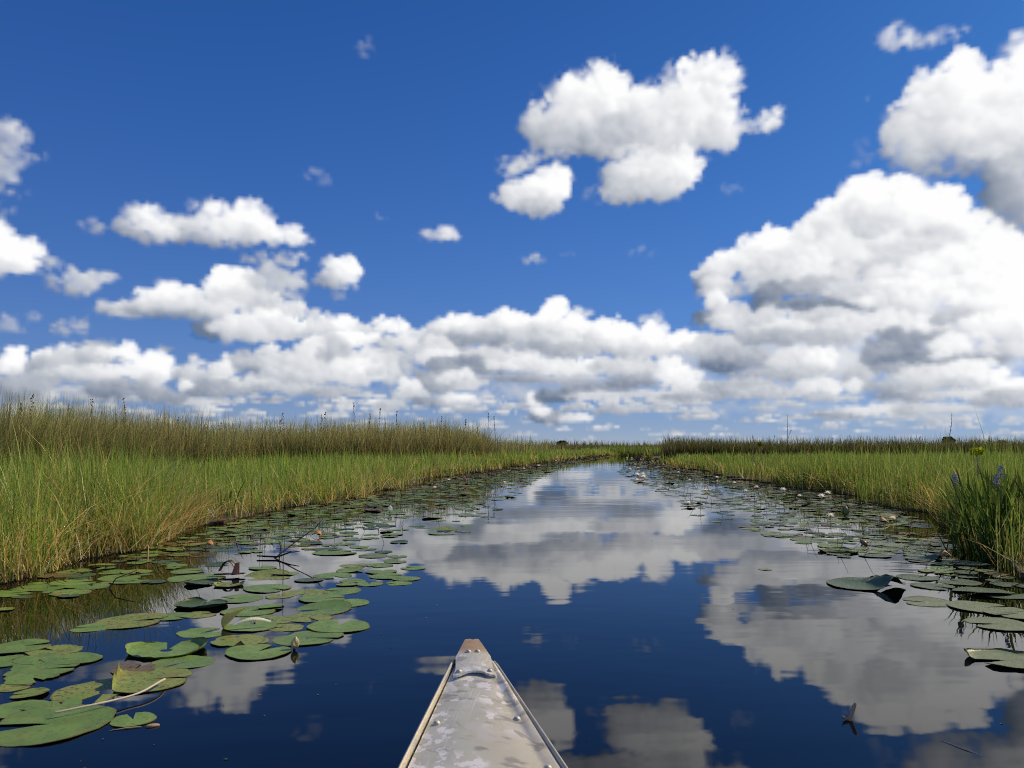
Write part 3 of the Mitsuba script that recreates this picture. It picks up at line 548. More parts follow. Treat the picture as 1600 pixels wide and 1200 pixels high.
for poly, edge, n in ((LMAT, left_edge, 800), (RMAT, right_edge, 700)):
    for x, y in scatter(poly, n, lambda x, y: np.exp(-shapely.distance(shapely.LineString(edge), shapely.points(np.c_[x, y])) / 1.0)):
        h, a, ln = rng.uniform(.03, .22), rng.uniform(0, 6.28), rng.gamma(1.5, .25)
        col = ((.03, .025, .014), (.14, .09, .04), (.05, .06, .02))[rng.choice(3, p=[.55, .25, .2])]
        thin_stick((x, y, -.02), (x + ln * h * math.cos(a), y + ln * h * math.sin(a), h), .0022 * max(1, y / 9), col)
    for x, y in scatter(poly, n, lambda x, y: np.exp(-shapely.distance(shapely.LineString(edge), shapely.points(np.c_[x, y])) / .5)):
        a, L = rng.uniform(0, 3.14), rng.uniform(.08, .4)
        col = ((.34, .22, .09), (.10, .06, .03), (.22, .12, .05), (.03, .024, .015))[rng.integers(4)]
        thin_stick((x, y, .012), (x + L * math.cos(a), y + L * math.sin(a) * .6, rng.uniform(.005, .03)), .0035 * max(1, y / 9), col)
v, f = joined([(np.array(m.vertices), np.array(m.faces)) for m in deb])
put('dead_stems', (v, f), 'dry_stalk', color=np.vstack(dcol))
tag('dead_stems', 'thin dark dead stems and tan straw standing and floating among the pads', 'dead stems', kind='stuff')

# flecks of leaf, seed and foam that drift on the surface
g2 = np.random.default_rng(77)
pts = np.vstack([scatter(LMAT, 500), scatter(RMAT, 300), scatter(shapely.Polygon([(-1.8, 2.3), (-.6, 2.3), (-.4, 5), (-2.6, 5.6)]), 40), scatter(shapely.Polygon([(.2, 2.2), (1.8, 2.2), (4, 9), (-.5, 9)]), 22)])
fl_ = []
for x, y in pts:
    a, r_ = g2.uniform(0, 6.28, 5), g2.uniform(.0015, .005) * max(1, y / 6)
    a.sort()
    ring5 = np.c_[x + r_ * 1.6 * np.cos(a), y + r_ * np.sin(a), np.full(5, .0022)]
    fl_.append((np.vstack([ring5, [[x, y, .004]]]), np.array([[k, (k + 1) % 5, 5] for k in range(5)])))
fv, ff_ = joined(fl_)
put('floating_flecks', (fv, ff_), 'dry_stalk', color=np.repeat(hues(len(pts), [(.30, .24, .13), (.12, .10, .04), (.5, .48, .42), (.10, .14, .04)], [3, 3, 1, 2]), 6, 0))
tag('floating_flecks', 'tiny flecks of leaf and seed drifting on the water', 'flecks', kind='stuff')

# ------------------------------------------------------------------ lily pads
def pad_mesh(r, seed, tone, kind='flat', notch=.22, n=44, rings=(.0, .3, .6, .85, .95, 1.0), thick=.0022):
    """A floating leaf with its notch along +x: top, rim and underside, with uv = (tone + radius, angle)."""
    g = np.random.default_rng(seed)
    th = np.linspace(notch, 2 * np.pi - notch, n)
    ph = g.uniform(0, 6.28, 6)
    out = 1 + .045 * np.sin(2 * th + ph[0]) + .03 * np.sin(3 * th + ph[1]) + .012 * np.sin(7 * th + ph[2]) + .008 * np.sin(13 * th + ph[3])
    if kind == 'torn':
        out -= .28 * np.clip(np.sin(3.2 * th + ph[4]) - .55, 0, 1) + .10 * np.abs(np.sin(9 * th + ph[5])) * (np.sin(th + ph[4]) > .2)
    if kind == 'spot':
        out -= .16 * np.clip(np.sin(5 * th + ph[4]) - .75, 0, 1) * 3
    out -= .14 * np.exp(-((th - notch) / .22) ** 2) + .14 * np.exp(-((2 * np.pi - notch - th) / .22) ** 2) * g.uniform(.4, 1)
    rho = np.array(rings)
    R = rho[:, None] * out[None]
    X, Y = R * np.cos(th), R * np.sin(th)
    fold = g.uniform(0, 6.28)
    U = X * np.cos(fold) + Y * np.sin(fold)
    Z = .008 * np.sin(2.2 * U + ph[5]) * R + .008 * R ** 4 * np.sin(4 * th + ph[3]) - .02 * np.exp(-(R / .15) ** 2)
    if kind == 'rim':
        Z = Z + .10 * np.clip((R - .82) / .18, 0, 1.2) ** 1.5 * (1 + .5 * np.sin(2 * th + ph[1]))
        X, Y = X * (1 - .06 * (R > .97)), Y * (1 - .06 * (R > .97))
    elif kind == 'tilt':
        Z = Z + .09 * np.clip(U + .25, 0, 2) ** 1.6
    elif kind == 'curl':
        lift = np.clip(-(X + Y * .15) - .55, 0, 1)
        Z = Z + .75 * lift ** 1.1 * (1 + .3 * np.sin(9 * Y))
        X = X + 1.2 * lift ** 1.3
    elif kind == 'hump':
        Z = Z + .40 * np.exp(-((X - .30) / .26) ** 2) * np.clip(.75 - Y, 0, 1.3) / 1.3 * (1 - .3 * np.abs(Y)) + .04 * R ** 2
    elif kind == 'edge':
        Z = Z + .06 * np.clip(-Y - .3, 0, 1)
    top = np.stack([X, Y, Z], -1).reshape(-1, 3) * r
    k = len(rho)
    idx = np.arange(k * n).reshape(k, n)
    q = np.stack([idx[:-1, :-1], idx[1:, :-1], idx[1:, 1:], idx[:-1, 1:]], -1).reshape(-1, 4)
    tri = np.vstack([q[:, [0, 1, 2]], q[:, [0, 2, 3]]])
    loop = np.concatenate([idx[-1], idx[:, -1][::-1][1:], idx[:, 0][1:]])
    low = top - [0, 0, thick]
    wall_t, wall_b = top[loop], low[loop]
    m = len(loop)
    a = np.arange(m)
    b = (a + 1) % m
    wall = np.vstack([np.stack([a, a + m, b + m], 1), np.stack([a, b + m, b], 1)])
    uv0 = np.stack([tone + .985 * np.repeat(rho, n), np.tile(th / (2 * np.pi), k)], 1)
    uvw = np.c_[np.full(2 * m, tone + .985), np.zeros(2 * m)]
    if kind == 'edge':
        uv0[(np.tile(th, k) > 3.6) & (np.tile(th, k) < 5.4) & (np.repeat(rho, n) > .8), 0] = 4.97
    v, f = joined([(top, tri), (low, tri[:, ::-1]), (np.vstack([wall_t, wall_b]), wall)])
    return (v, f), np.vstack([uv0, uv0, uvw])


pad_level = iter(np.random.default_rng(5).uniform(.0015, .0065, 100000))


def pad_at(x, y, deg, tiltdeg=0.0):
    a = rng.uniform(0, 360)
    return T().translate([x, y, float(next(pad_level))]).rotate([math.cos(a), math.sin(a), 0], float(tiltdeg)).rotate([0, 0, 1], float(deg))


PADS = [
    (-1.494, 2.762, 0.191, 200, 0, 'flat', 'very large oval lily pad in the bottom left corner, lying lowest of all'),
    (-1.683, 2.905, 0.099, 330, 0, 'flat', 'mid green lily pad half hidden behind the very large bottom left pad'),
    (-1.569, 2.961, 0.069, 120, 2, 'flat', 'small bright green lily pad tucked behind the very large bottom left pad'),
    (-1.248, 2.806, 0.073, 120, 2, 'flat', 'small heart shaped lily pad alone on dark water beside a floating white stem'),
    (-1.492, 3.12, 0.174, 265, 1, 'flat', 'wide yellow green lily pad with a deep notch, lying under the curled pad'),
    (-1.412, 3.278, 0.18, 20, 1, 'curl', 'long lily pad whose crumpled yellow left edge curls up over its neighbour'),
    (-1.526, 3.426, 0.09, 80, 4, 'spot', 'old brown rimmed lily pad right behind the crumpled curled pad'),
    (-1.372, 3.535, 0.123, 250, 0, 'flat', 'narrow two lobed lily pad reaching right, behind the old brown rimmed pad'),
    (-1.525, 3.742, 0.175, 100, 2, 'rim', 'round lily pad with upturned doubled rim, standing alone in dark water'),
    (-1.843, 3.577, 0.103, 200, 0, 'flat', 'oval lily pad with clean edge right of the brown spotted cluster at left edge'),
    (-2.205, 3.8, 0.133, 30, 0, 'flat', 'large lily pad cut by the left picture edge, farthest back in its cluster'),
    (-2.017, 3.73, 0.11, 160, 1, 'spot', 'yellow green lily pad with brown dead flower bits on its left side'),
    (-2.116, 3.545, 0.102, 60, 0, 'flat', 'lily pad cut by the left picture edge in front of the brown flower bits'),
    (-1.988, 3.566, 0.097, 300, 0, 'flat', 'lily pad under the brown dead flower bits in the left edge cluster'),
    (-1.898, 3.416, 0.147, 10, 0, 'torn', 'wide torn lily pad with ragged right end in the left edge cluster'),
    (-1.865, 3.296, 0.1, 320, 0, 'torn', 'ragged lily pad in front of the wide torn pad at left'),
    (-1.867, 3.176, 0.066, 20, 1, 'flat', 'small yellowish lily pad at the left picture edge below the ragged pad'),
    (-1.752, 3.088, 0.065, 200, 1, 'tilt', 'small tilted yellow lily pad above the very large bottom left pads'),
    (-1.96, 4.345, 0.18, 10, 1, 'flat', 'long flat lily pad in the middle of the chain across the dark inlet at left'),
    (-2.082, 4.194, 0.101, 190, 2, 'flat', 'small lily pad at the left tip of the chain across the dark inlet'),
    (-1.785, 4.457, 0.102, 330, 0, 'flat', 'lily pad joining the long flat pad to the dark edged pad'),
    (-1.672, 4.507, 0.089, 40, 1, 'flat', 'small lily pad at the right end of the chain across the dark inlet'),
    (-1.758, 4.774, 0.15, 90, 3, 'rim', 'lily pad with raised dark edge behind the chain across the dark inlet'),
    (-1.496, 4.081, 0.119, 30, 2, 'torn', 'lily pad left of the folded cream leaf with a nibbled front edge'),
    (-1.255, 3.91, 0.124, 285, 1, 'spot', 'spotted yellow lily pad with an open notch, just in front of the folded leaf'),
    (-1.113, 3.707, 0.144, 60, 2, 'flat', 'smooth round lily pad nearest the canoe bow on the left side'),
    (-0.96, 3.974, 0.16, 350, 0, 'flat', 'large lily pad just behind the closed yellow green bud'),
    (-0.867, 4.224, 0.158, 90, 2, 'flat', 'large round lily pad at the outer right corner with pale centre and veins'),
    (-1.298, 4.209, 0.123, 100, 2, 'flat', 'lily pad with a long white fold line, right of the folded cream leaf'),
    (-1.125, 4.194, 0.093, 180, 1, 'spot', 'small lily pad between the white folded pad and the large outer pad'),
    (-1.432, 4.593, 0.141, 40, 0, 'flat', 'lily pad directly behind the folded cream leaf'),
    (-1.347, 4.408, 0.108, 220, 0, 'flat', 'lily pad half covered, just behind the white folded pad'),
    (-1.06, 4.424, 0.115, 300, 1, 'spot', 'spotted lily pad with brown holes near the outer right corner pad'),
    (-1.223, 4.361, 0.103, 150, 1, 'spot', 'brown speckled lily pad in the centre of the left raft of pads'),
    (-1.044, 4.646, 0.161, 200, 0, 'tilt', 'long lily pad with a wavy lifted front edge on the outer side'),
    (-0.954, 4.832, 0.135, 120, 2, 'flat', 'bright round lily pad with a white glint at its outer right tip'),
    (-1.114, 4.971, 0.138, 20, 0, 'flat', 'lily pad tucked behind the bright round pad with the white glint'),
    (-1.058, 5.231, 0.123, 180, 0, 'flat', 'pointed lily pad on the outer edge behind the glint pad'),
    (-1.256, 5.163, 0.14, 250, 1, 'flat', 'lily pad with a cream streak beside the pointed outer pad'),
    (-1.546, 5.323, 0.152, 330, 0, 'flat', 'broad lily pad in front of the thin upright reed'),
    (-1.83, 5.444, 0.098, 80, 1, 'rim', 'lily pad with a thin brown upturned rim, in front of the red curled leaf'),
    (-2.036, 5.519, 0.112, 350, 3, 'rim', 'dark bottomed lily pad at the left edge of the raft near open water'),
    (-1.62, 4.971, 0.144, 170, 0, 'flat', 'long grey green lily pad behind the folded cream leaf and its neighbour'),
    (-1.394, 5.055, 0.085, 90, 1, 'spot', 'small lily pad with pinholes in the middle of the raft'),
    (-1.347, 4.718, 0.078, 10, 2, 'tilt', 'small bright lily pad tilted on edge in the raft centre'),
    (-2.154, 5.729, 0.179, 260, 0, 'flat', 'pale lily pad left of the red curled leaf'),
    (-2.33, 6.047, 0.125, 20, 0, 'flat', 'lily pad behind the pale pad left of the red curled leaf'),
    (-2.247, 6.369, 0.087, 190, 3, 'tilt', 'small dark lily pad lifted above the water behind the red curled leaf'),
    (-1.686, 5.813, 0.173, 10, 1, 'tilt', 'lily pad with folded bright flank right of the red curled leaf'),
    (-1.843, 6.204, 0.099, 130, 0, 'flat', 'small lily pad behind the folded bright flank pad'),
    (-1.606, 5.928, 0.1, 210, 2, 'tilt', 'small lily pad leaning beside the thin upright reed'),
    (-1.362, 5.649, 0.093, 80, 3, 'flat', 'dark little lily pad right of the thin upright reed'),
    (-1.245, 5.841, 0.137, 300, 0, 'flat', 'lily pad in the middle outer group, right of the dark little pad'),
    (-1.18, 6.078, 0.1, 180, 2, 'tilt', 'small lily pad with a lifted tip in the middle outer group'),
    (-1.061, 5.622, 0.088, 20, 0, 'flat', 'upper pad of the pair of small pads at the outer edge'),
    (-1.077, 5.469, 0.066, 160, 1, 'flat', 'lower left pad of the pair of small pads at the outer edge'),
    (-0.932, 5.494, 0.09, 100, 0, 'flat', 'small round lily pad right of the outer pair'),
    (-0.747, 5.519, 0.086, 200, 2, 'flat', 'small lily pad out on open water, front one of the right hand trio'),
    (-0.716, 5.702, 0.094, 170, 0, 'flat', 'small lily pad out on open water, middle one of the right hand trio'),
    (-0.863, 5.813, 0.123, 10, 0, 'flat', 'lily pad left of the right hand trio on open water'),
    (-0.935, 6.017, 0.108, 90, 0, 'flat', 'lily pad behind the one left of the right hand trio'),
    (-0.732, 6.204, 0.094, 150, 2, 'flat', 'outermost small lily pad, farthest out over the reflected clouds'),
    (-0.908, 6.543, 0.092, 60, 5, 'tilt', 'small pale lily pad tilted up to the light near the outer edge'),
    (-0.999, 6.335, 0.101, 230, 0, 'flat', 'lily pad in front of the small pale tilted one'),
    (-1.178, 6.335, 0.114, 330, 1, 'flat', 'lily pad left of the small pale tilted one'),
    (-1.497, 7.086, 0.182, 20, 0, 'flat', 'long lily pad left of the two lobed pad over the bright reflection'),
    (-1.144, 6.882, 0.131, 190, 5, 'flat', 'pale two lobed lily pad on the bright cloud reflection'),
    (-0.934, 6.842, 0.08, 80, 0, 'flat', 'thin small lily pad trailing right of the pale two lobed pad'),
    (-1.052, 7.829, 0.088, 270, 3, 'tilt', 'dark little lily pad alone beside the mat edge'),
    (-2.993, 5.371, 0.151, 30, 0, 'flat', 'lily pad at the foot of the left bank grass, left one of the shore row'),
    (-2.719, 5.185, 0.122, 200, 2, 'flat', 'second pad of the shore row at the foot of the left bank grass'),
    (-2.695, 5.395, 0.11, 120, 0, 'flat', 'third pad of the shore row at the foot of the left bank grass'),
    (-2.686, 5.757, 0.139, 70, 0, 'flat', 'fourth pad of the shore row, long and pale, below the tan dead blades'),
    (-2.689, 6.017, 0.108, 300, 1, 'flat', 'last small pad of the shore row below the tan dead blades'),
    (-3.101, 5.231, 0.102, 150, 0, 'flat', 'lily pad at the left picture edge at the foot of the bank grass'),
    (-2.373, 5.57, 0.074, 250, 3, 'flat', 'small dark lily pad floating off the end of the shore row'),
    (-2.796, 4.646, 0.051, 90, 1, 'torn', 'small yellow scrap of lily pad at the left edge in grass reflections'),
    (2.082, 3.556, 0.167, 190, 5, 'rim', 'broad pale lily pad cut by the right picture edge, lowest on that side'),
    (2.458, 4.268, 0.162, 180, 5, 'flat', 'long pale lily pad on the dark stem reflections at right'),
    (2.401, 4.871, 0.147, 170, 5, 'edge', 'long lily pad with orange brown front edge at right'),
    (2.633, 4.7, 0.185, 10, 5, 'flat', 'pale lily pad right of the orange edged pad'),
    (2.684, 4.507, 0.146, 200, 5, 'flat', 'pale lily pad cut by the right picture edge behind the long pale one'),
    (2.296, 5.469, 0.24, 200, 3, 'hump', 'large dark lily pad with a raised hump, farthest out on the right side'),
    (3.279, 6.689, 0.141, 250, 3, 'hump', 'dark lily pad folded upright near the right bank'),
    (2.773, 5.757, 0.139, 40, 3, 'flat', 'dark lily pad behind the large humped pad at right'),
    (2.699, 5.395, 0.127, 300, 3, 'flat', 'dark lily pad right of the large humped pad'),
    (2.966, 5.57, 0.135, 100, 3, 'flat', 'dark lily pad in the middle of the shaded raft at right'),
    (2.902, 5.208, 0.163, 200, 3, 'tilt', 'dark lily pad with a lifted black front edge in the shaded raft'),
    (3.002, 5.098, 0.144, 30, 3, 'flat', 'dark lily pad at the right picture edge in the shaded raft'),
    (3.487, 6.472, 0.161, 180, 3, 'flat', 'dark lily pad at the foot of the right bank plants'),
    (2.79, 7.171, 0.17, 10, 5, 'rim', 'pale lily pad with a black dotted rim left of the closed lily bud'),
    (2.975, 6.882, 0.123, 130, 3, 'flat', 'dark lily pad just below the closed lily bud at right'),
    (3.406, 7.629, 0.178, 220, 5, 'flat', 'pale lily pad just right of the closed lily bud'),
    (2.867, 8.04, 0.194, 350, 5, 'flat', 'pale lily pad left of the black dotted rim pad'),
    (2.708, 8.499, 0.172, 80, 5, 'flat', 'pale lily pad at the left tip of the right hand mat'),
    (1.847, 6.14, 0.048, 80, 1, 'flat', 'tiny yellow green leaf alone on the reflected clouds right of the channel middle')]
placed = []
for i, (x, y, r, deg, tone, kind, text) in enumerate(PADS):
    if kind in ('curl', 'hump'):
        deg = 10
    key = name('lily_pad')
    mesh, uv = pad_mesh(r, 100 + i, tone, kind, notch=rng.uniform(.10, .28) if kind not in ('curl',) else .08)
    put(key, mesh, 'lily_leaf', smooth=True, uv=uv, tw=pad_at(x, y, deg, rng.normal(0, .5)))
    tag(key, text, 'lily pad')
    placed.append((x, y, r * .8))

variants = {}
for tone in range(6):
    for s in range(4):
        kind = ['flat', 'torn', 'tilt', 'spot'][s]
        variants[tone, s] = (lambda mu: mikit.ply(mu[0], 'lily_leaf', smooth=True, uv=mu[1]))(pad_mesh(1.0, 900 + tone * 10 + s, tone, kind, n=26, rings=(0, .5, .88, 1.0), thick=.015))

low_variants = [pad_mesh(1.0, 1200 + s, s % 6, ['flat', 'tilt', 'torn'][s % 3], n=14, rings=(0, .7, 1.0), thick=.015) for s in range(18)]


def smooth01(v, a, b):
    k = np.clip((v - a) / (b - a), 0, 1)
    return .12 + .88 * k * k * (3 - 2 * k)


def mat(poly, edge, n, weights, text, group, most):
    line = shapely.LineString(edge)
    pts = scatter(poly, int(n * 3.6), lambda x, y: (.10 + .90 * np.exp(-shapely.distance(line, shapely.points(np.c_[x, y])) / 1.4)) * smooth01(clumps(x, y, .9, 21), .18, .48))
    pts = pts[np.argsort(np.hypot(pts[:, 0], pts[:, 1]))]
    made, rest, taken = 0, [], list(placed)
    arr = np.array(taken)
    todo = []
    for x, y in pts:
        r = float(np.clip(rng.lognormal(math.log(.085), .3), .04, .15))
        a = np.array(taken)
        near = np.hypot(a[:, 0] - x, a[:, 1] - y) < (a[:, 2] + r) * .72
        if near.any():
            continue
        taken.append((x, y, r))
        todo.append((x, y, r))
    shades = ('mid green', 'yellow green', 'bright green', 'dark green', 'brownish', 'pale green')
    for x, y, r in todo:
        tone = int(rng.choice(6, p=weights))
        if made < most:
            key = name('lily_pad')
            s = int(rng.choice(4, p=[.72, .16, .0, .12]))
            scene[key] = {**variants[tone, s], 'to_world': pad_at(x, y, rng.uniform(0, 360), rng.normal(0, .8)) @ T().scale([r, r, r * 1.2])}
            tag(key, text.replace('lily pad', shades[tone] + ' lily pad'), 'lily pad', f'{shades[tone]} {group}')
            made += 1
        else:
            rest.append((x, y, r, tone))
    return rest


restL = mat(LMAT, left_edge, 1500, [.4, .12, .12, .16, .06, .14], 'small lily pad of the crowded mat between left bank and open channel', 'lily pads of the left bank mat', 100)
restR = mat(RMAT, right_edge, 1500, [.2, .06, .04, .4, .08, .22], 'small lily pad of the shaded mat between right bank and open channel', 'lily pads of the right bank mat', 98)
for key, rest, text in (('lily_pad_mat', restL, 'mat of tiny far lily pads narrowing along the left bank'), ('lily_pad_mat_001', restR, 'mat of tiny far lily pads narrowing along the right bank')):
    ms, uvs = [], []
    for x, y, r, tone in rest:
        (v, f), uv = low_variants[[s for s in range(18) if s % 6 == tone][rng.integers(3)]]
        a = rng.uniform(0, 6.28)
        c, s = math.cos(a), math.sin(a)
        tl = rng.normal(0, .02)
        v = v * [r, r, r * 1.4]
        v = np.c_[v[:, 0] * c - v[:, 1] * s, v[:, 0] * s + v[:, 1] * c, v[:, 2] + v[:, 0] * tl]
        ms.append((v + [x, y, next(pad_level)], f))
        uvs.append(uv)
    put(key, joined(ms), 'lily_leaf', smooth=True, uv=np.vstack(uvs))
    tag(key, text, 'lily pads', kind='stuff')

# ------------------------------------------------------------------ lily flowers and buds
def petal(L, W, cup, n=5):
    t = np.linspace(0, 1, n)
    w = W * np.sin(np.pi * np.clip(t, .04, .97) ** .8) ** .8
    z = cup * t ** 1.6 * L
    x = L * t
    v, f = [], []
    for i in range(n):
        v += [[x[i], -w[i] / 2, z[i] + .12 * w[i]], [x[i], 0, z[i]], [x[i], w[i] / 2, z[i] + .12 * w[i]]]
    for i in range(n - 1):
        for j in range(2):
            a = 3 * i + j
            f += [[a, a + 3, a + 4], [a, a + 4, a + 1]]
    return np.array(v), np.array(f)


def whorl(rows):
    ms = []
    for count, L, W, cup, tiltup, off in rows:
        for k in range(count):
            v, f = petal(L, W, cup)
            a = 2 * np.pi * (k + off) / count
            ca, sa, ct, st = math.cos(a), math.sin(a), math.cos(tiltup), math.sin(tiltup)
            v = np.c_[v[:, 0] * ct - v[:, 2] * st, v[:, 1], v[:, 0] * st + v[:, 2] * ct]
            ms.append((np.c_[v[:, 0] * ca - v[:, 1] * sa, v[:, 0] * sa + v[:, 1] * ca, v[:, 2]], f))
    return joined(ms)


bloom = whorl([(9, .062, .024, .12, .25, 0), (9, .056, .021, .2, .65, .5), (7, .046, .017, .2, 1.05, .2)])
heart = trimesh.creation.icosphere(1, .014)
heart.apply_scale([1, 1, .8])
heart.apply_translation([0, 0, .016])
under = whorl([(4, .064, .026, .1, .15, .25)])
ply_bloom, ply_heart, ply_under = mikit.ply(bloom, 'petal_white'), mikit.ply(heart, 'stamen_yellow', smooth=True), mikit.ply(under, 'sepal_green')


def flower(x, y, s, text, group=None):
    key = name('water_lily_flower')
    tag(key, text, 'water lily flower', group)
    tw = T().translate([x, y, .022]).rotate([0, 0, 1], float(rng.uniform(0, 90))).rotate([1, 0, 0], float(rng.uniform(-14, 14))).scale(float(s))
    for part, d in (('petals', ply_bloom), ('stamens', ply_heart), ('sepals', ply_under)):
        scene[f'{key}__{part}'] = {**d, 'to_world': tw}


for x, y, s, text in [
    (5.39, 16.58, 1.3, 'white water lily bloom at the left end of the right bank pair group'),
    (5.79, 15.29, 1.4, 'white water lily bloom, upper one of a close pair below the right grass'),
    (5.33, 14.36, 1.4, 'white water lily bloom, lower one of a close pair below the right grass'),
    (3.98, 10.44, 1.0, 'round white water lily bloom among shaded pads left of an orange dead leaf'),
    (-3.95, 10.92, 1.4, 'white water lily bloom lying against the left bank grass beside a tan stalk'),
    (-3.88, 11.56, 1.3, 'flattened white water lily bloom at the left bank, right of another bloom'),
    (4.59, 10.08, 0.9, 'small pinkish white water lily bloom right of the orange dead leaf')]:
    flower(x, y, s, text)
for x, y, s in [(-2.33, 19.93, 0.8), (-1.62, 17.56, 0.7), (-1.62, 21.38, 0.8), (5.66, 23.05, 0.9), (5.23, 19.6, 0.8), (5.01, 14.54, 0.7), (5.15, 17.56, 0.9), (5.46, 27.32, 0.9), (4.56, 21.38, 0.7), (12.72, 106.62, 0.9), (6.95, 69.01, 1), (6.92, 65.18, 1), (4.34, 55.88, 1), (2.59, 48.9, 1), (0.77, 41.93, 1), (1.18, 36.69, 1.2), (0.46, 31.74, 1), (8.55, 61.75, 1.3), (8.44, 58.67, 1.2), (8.25, 53.34, 1), (8.08, 51.03, 0.9), (5.78, 39.14, 1), (8.27, 48.9, 1), (8.23, 46.95, 1), (7.13, 39.14, 1), (4.39, 30.91, 1.1), (4.94, 32.62, 0.9), (3.69, 24.48, 1.7), (3.94, 25.0, 1.6), (3.65, 23.05, 1.6), (3.16, 21.0, 1.2), (3.8, 16.35, 0.8), (4.52, 16.12, 0.8), (2.71, 12.81, 0.7), (-0.82, 35.58, 0.9), (-0.17, 19.93, 0.7), (-0.53, 34.54, 1)]:
    flower(x, y, s * 1.3, 'white water lily bloom, one of the tiny ones far up the channel', 'white lily blooms far up the channel')


def bud(x, y, h, w, z0, outer, inner, text, stem=.06, tiltdeg=6):
    """A closed lily bud: petals wrapped in four sepals, on a short stem."""
    key = name('water_lily_bud')
    tag(key, text, 'water lily bud')
    tw = T().translate([x, y, z0]).rotate([0, 1, 0], float(tiltdeg))
    prof = lambda k: [[0, 0], [.55 * k, .08], [.95 * k, .3], [1.0 * k, .5], [.75 * k, .76], [.3 * k, .95], [0, 1.0]]
    core = trimesh.creation.revolve(np.array([[r * w / 2 * .86, z * h] for r, z in prof(1)]), sections=14)
    put(f'{key}__petals', core, inner, True, tw)
    for k in range(4):
        th = np.linspace(-.62, .62, 6)
        zz = np.linspace(.02, 1, 9)
        rr = np.interp(zz, [p[1] for p in prof(1)], [p[0] for p in prof(1)]) * w / 2
        taper = np.clip(1.25 * (1 - zz ** 3), .05, 1)
        flare = 1.04 + .10 * zz ** 2
        A = th[None] * taper[:, None] + k * np.pi / 2
        V = np.stack([rr[:, None] * flare[:, None] * np.cos(A), rr[:, None] * flare[:, None] * np.sin(A), np.repeat((zz * h * .97)[:, None], 6, 1)], -1).reshape(-1, 3)
        I = np.arange(54).reshape(9, 6)
        Q = np.stack([I[:-1, :-1], I[:-1, 1:], I[1:, 1:], I[1:, :-1]], -1).reshape(-1, 4)
        put(f'{key}__' + ('sepal' if k == 0 else f'sepal_{k:03d}'), (V, Q), outer, True, tw)
    put(f'{key}__stem', tube([(0, 0, .01), (0, 0, -stem)], .006), 'dark_stem', True, tw)


bud(-.962, 3.742, .056, .036, .004, 'cream_leaf', 'petal_cream', 'closed cream and green lily bud standing in water nearest the canoe')
bud(3.165, 7.58, .05, .075, .01, 'sepal_green', 'petal_pink', 'fat pale green and pink lily bud at the front edge of the right mat', tiltdeg=40)
bud(4.306, 10.82, .13, .10, .0, 'sepal_green', 'sepal_green', 'dull green lily bud or pod standing in the right mat near the bank')
bud(-1.626, 11.124, .085, .06, .03, 'petal_white', 'petal_white', 'white lily bud raised on a stem in the left mat', stem=.1)
bud(-1.098, 19.6, .14, .07, .06, 'petal_pink', 'petal_pink', 'pale pink tipped lily bud far along the left mat', stem=.14, tiltdeg=-10)

# ------------------------------------------------------------------ odd leaves, stems and sticks
def ribbon(pts, side, widths, thick=.003):
    """A thin curved strip with thickness."""
    p, s, w = np.asarray(pts, float), np.asarray(side, float), np.asarray(widths, float)
    t = np.gradient(p, axis=0)
    nrm = np.cross(t, s)
    nrm /= np.linalg.norm(nrm, axis=1, keepdims=True) + 1e-9
    rows = [p - s * w[:, None] / 2 + nrm * thick / 2, p + nrm * thick / 2, p + s * w[:, None] / 2 + nrm * thick / 2, p + s * w[:, None] / 2 - nrm * thick / 2, p - nrm * thick / 2, p - s * w[:, None] / 2 - nrm * thick / 2]
    V = np.stack(rows, 1)
    n = len(p)
    I = np.arange(n * 6).reshape(n, 6)
    J = np.roll(I, -1, 1)
    Q = np.stack([I[:-1], J[:-1], J[1:], I[1:]], -1).reshape(-1, 4)
    caps = np.array([[0, 1, 4, 5], [1, 2, 3, 4]])
    return V.reshape(-1, 3), np.vstack([Q, caps, caps[:, ::-1] + (n - 1) * 6])


t = np.linspace(0, 1, 10)[:, None]
fold = np.hstack([-1.425 + .015 * t + .05 * t ** 2, 4.19 + .0 * t, .0 + .115 * t - .025 * t ** 2])
put('folded_leaf', ribbon(fold, np.tile([.55, .8, .1], (10, 1)), .018 + .10 * np.clip(t[:, 0] * 1.3, 0, 1) ** .8, .003), 'cream_leaf', True)
tag('folded_leaf', 'cream underside of a rolled lily leaf sticking up from the raft at left', 'leaf')
fl = np.hstack([-1.36 + .16 * t, 4.13 + .075 * t, .028 + .022 * np.sin(np.pi * t)])
put('folded_leaf__pale_fold', ribbon(fl, np.tile([-.35, .9, .2], (10, 1)), .012 + .016 * np.sin(np.pi * t[:, 0]), .004), 'petal_white', True)

key = 'curled_leaf'
tag(key, 'dark red curled lily leaf arching over on the left raft', 'leaf')
arc = np.hstack([-2.03 + .12 * t, 5.84 + .0 * t, .01 + .095 * np.sin(np.pi * np.clip(t * .9 + .05, 0, 1)) ** .7])
put(key + '__arched_edge', ribbon(arc, np.tile([.2, .95, .1], (10, 1)), np.full(10, .035), .005), 'dark_stem', True)
inner = np.hstack([-1.915 + .02 * t, 5.82 - .02 * t, .012 + .085 * t])
put(key + '__red_flap', ribbon(inner, np.tile([.75, .6, 0], (10, 1)), .06 * (1 - .55 * t[:, 0]), .004), 'red_under', True)
low = np.hstack([-2.05 + .20 * t, 5.80 + .02 * t, .018 + .004 * t])
put(key + '__wet_base', ribbon(low, np.tile([.1, .95, .0], (10, 1)), .03 + .03 * np.sin(np.pi * t[:, 0]), .006), 'lily_under', True)

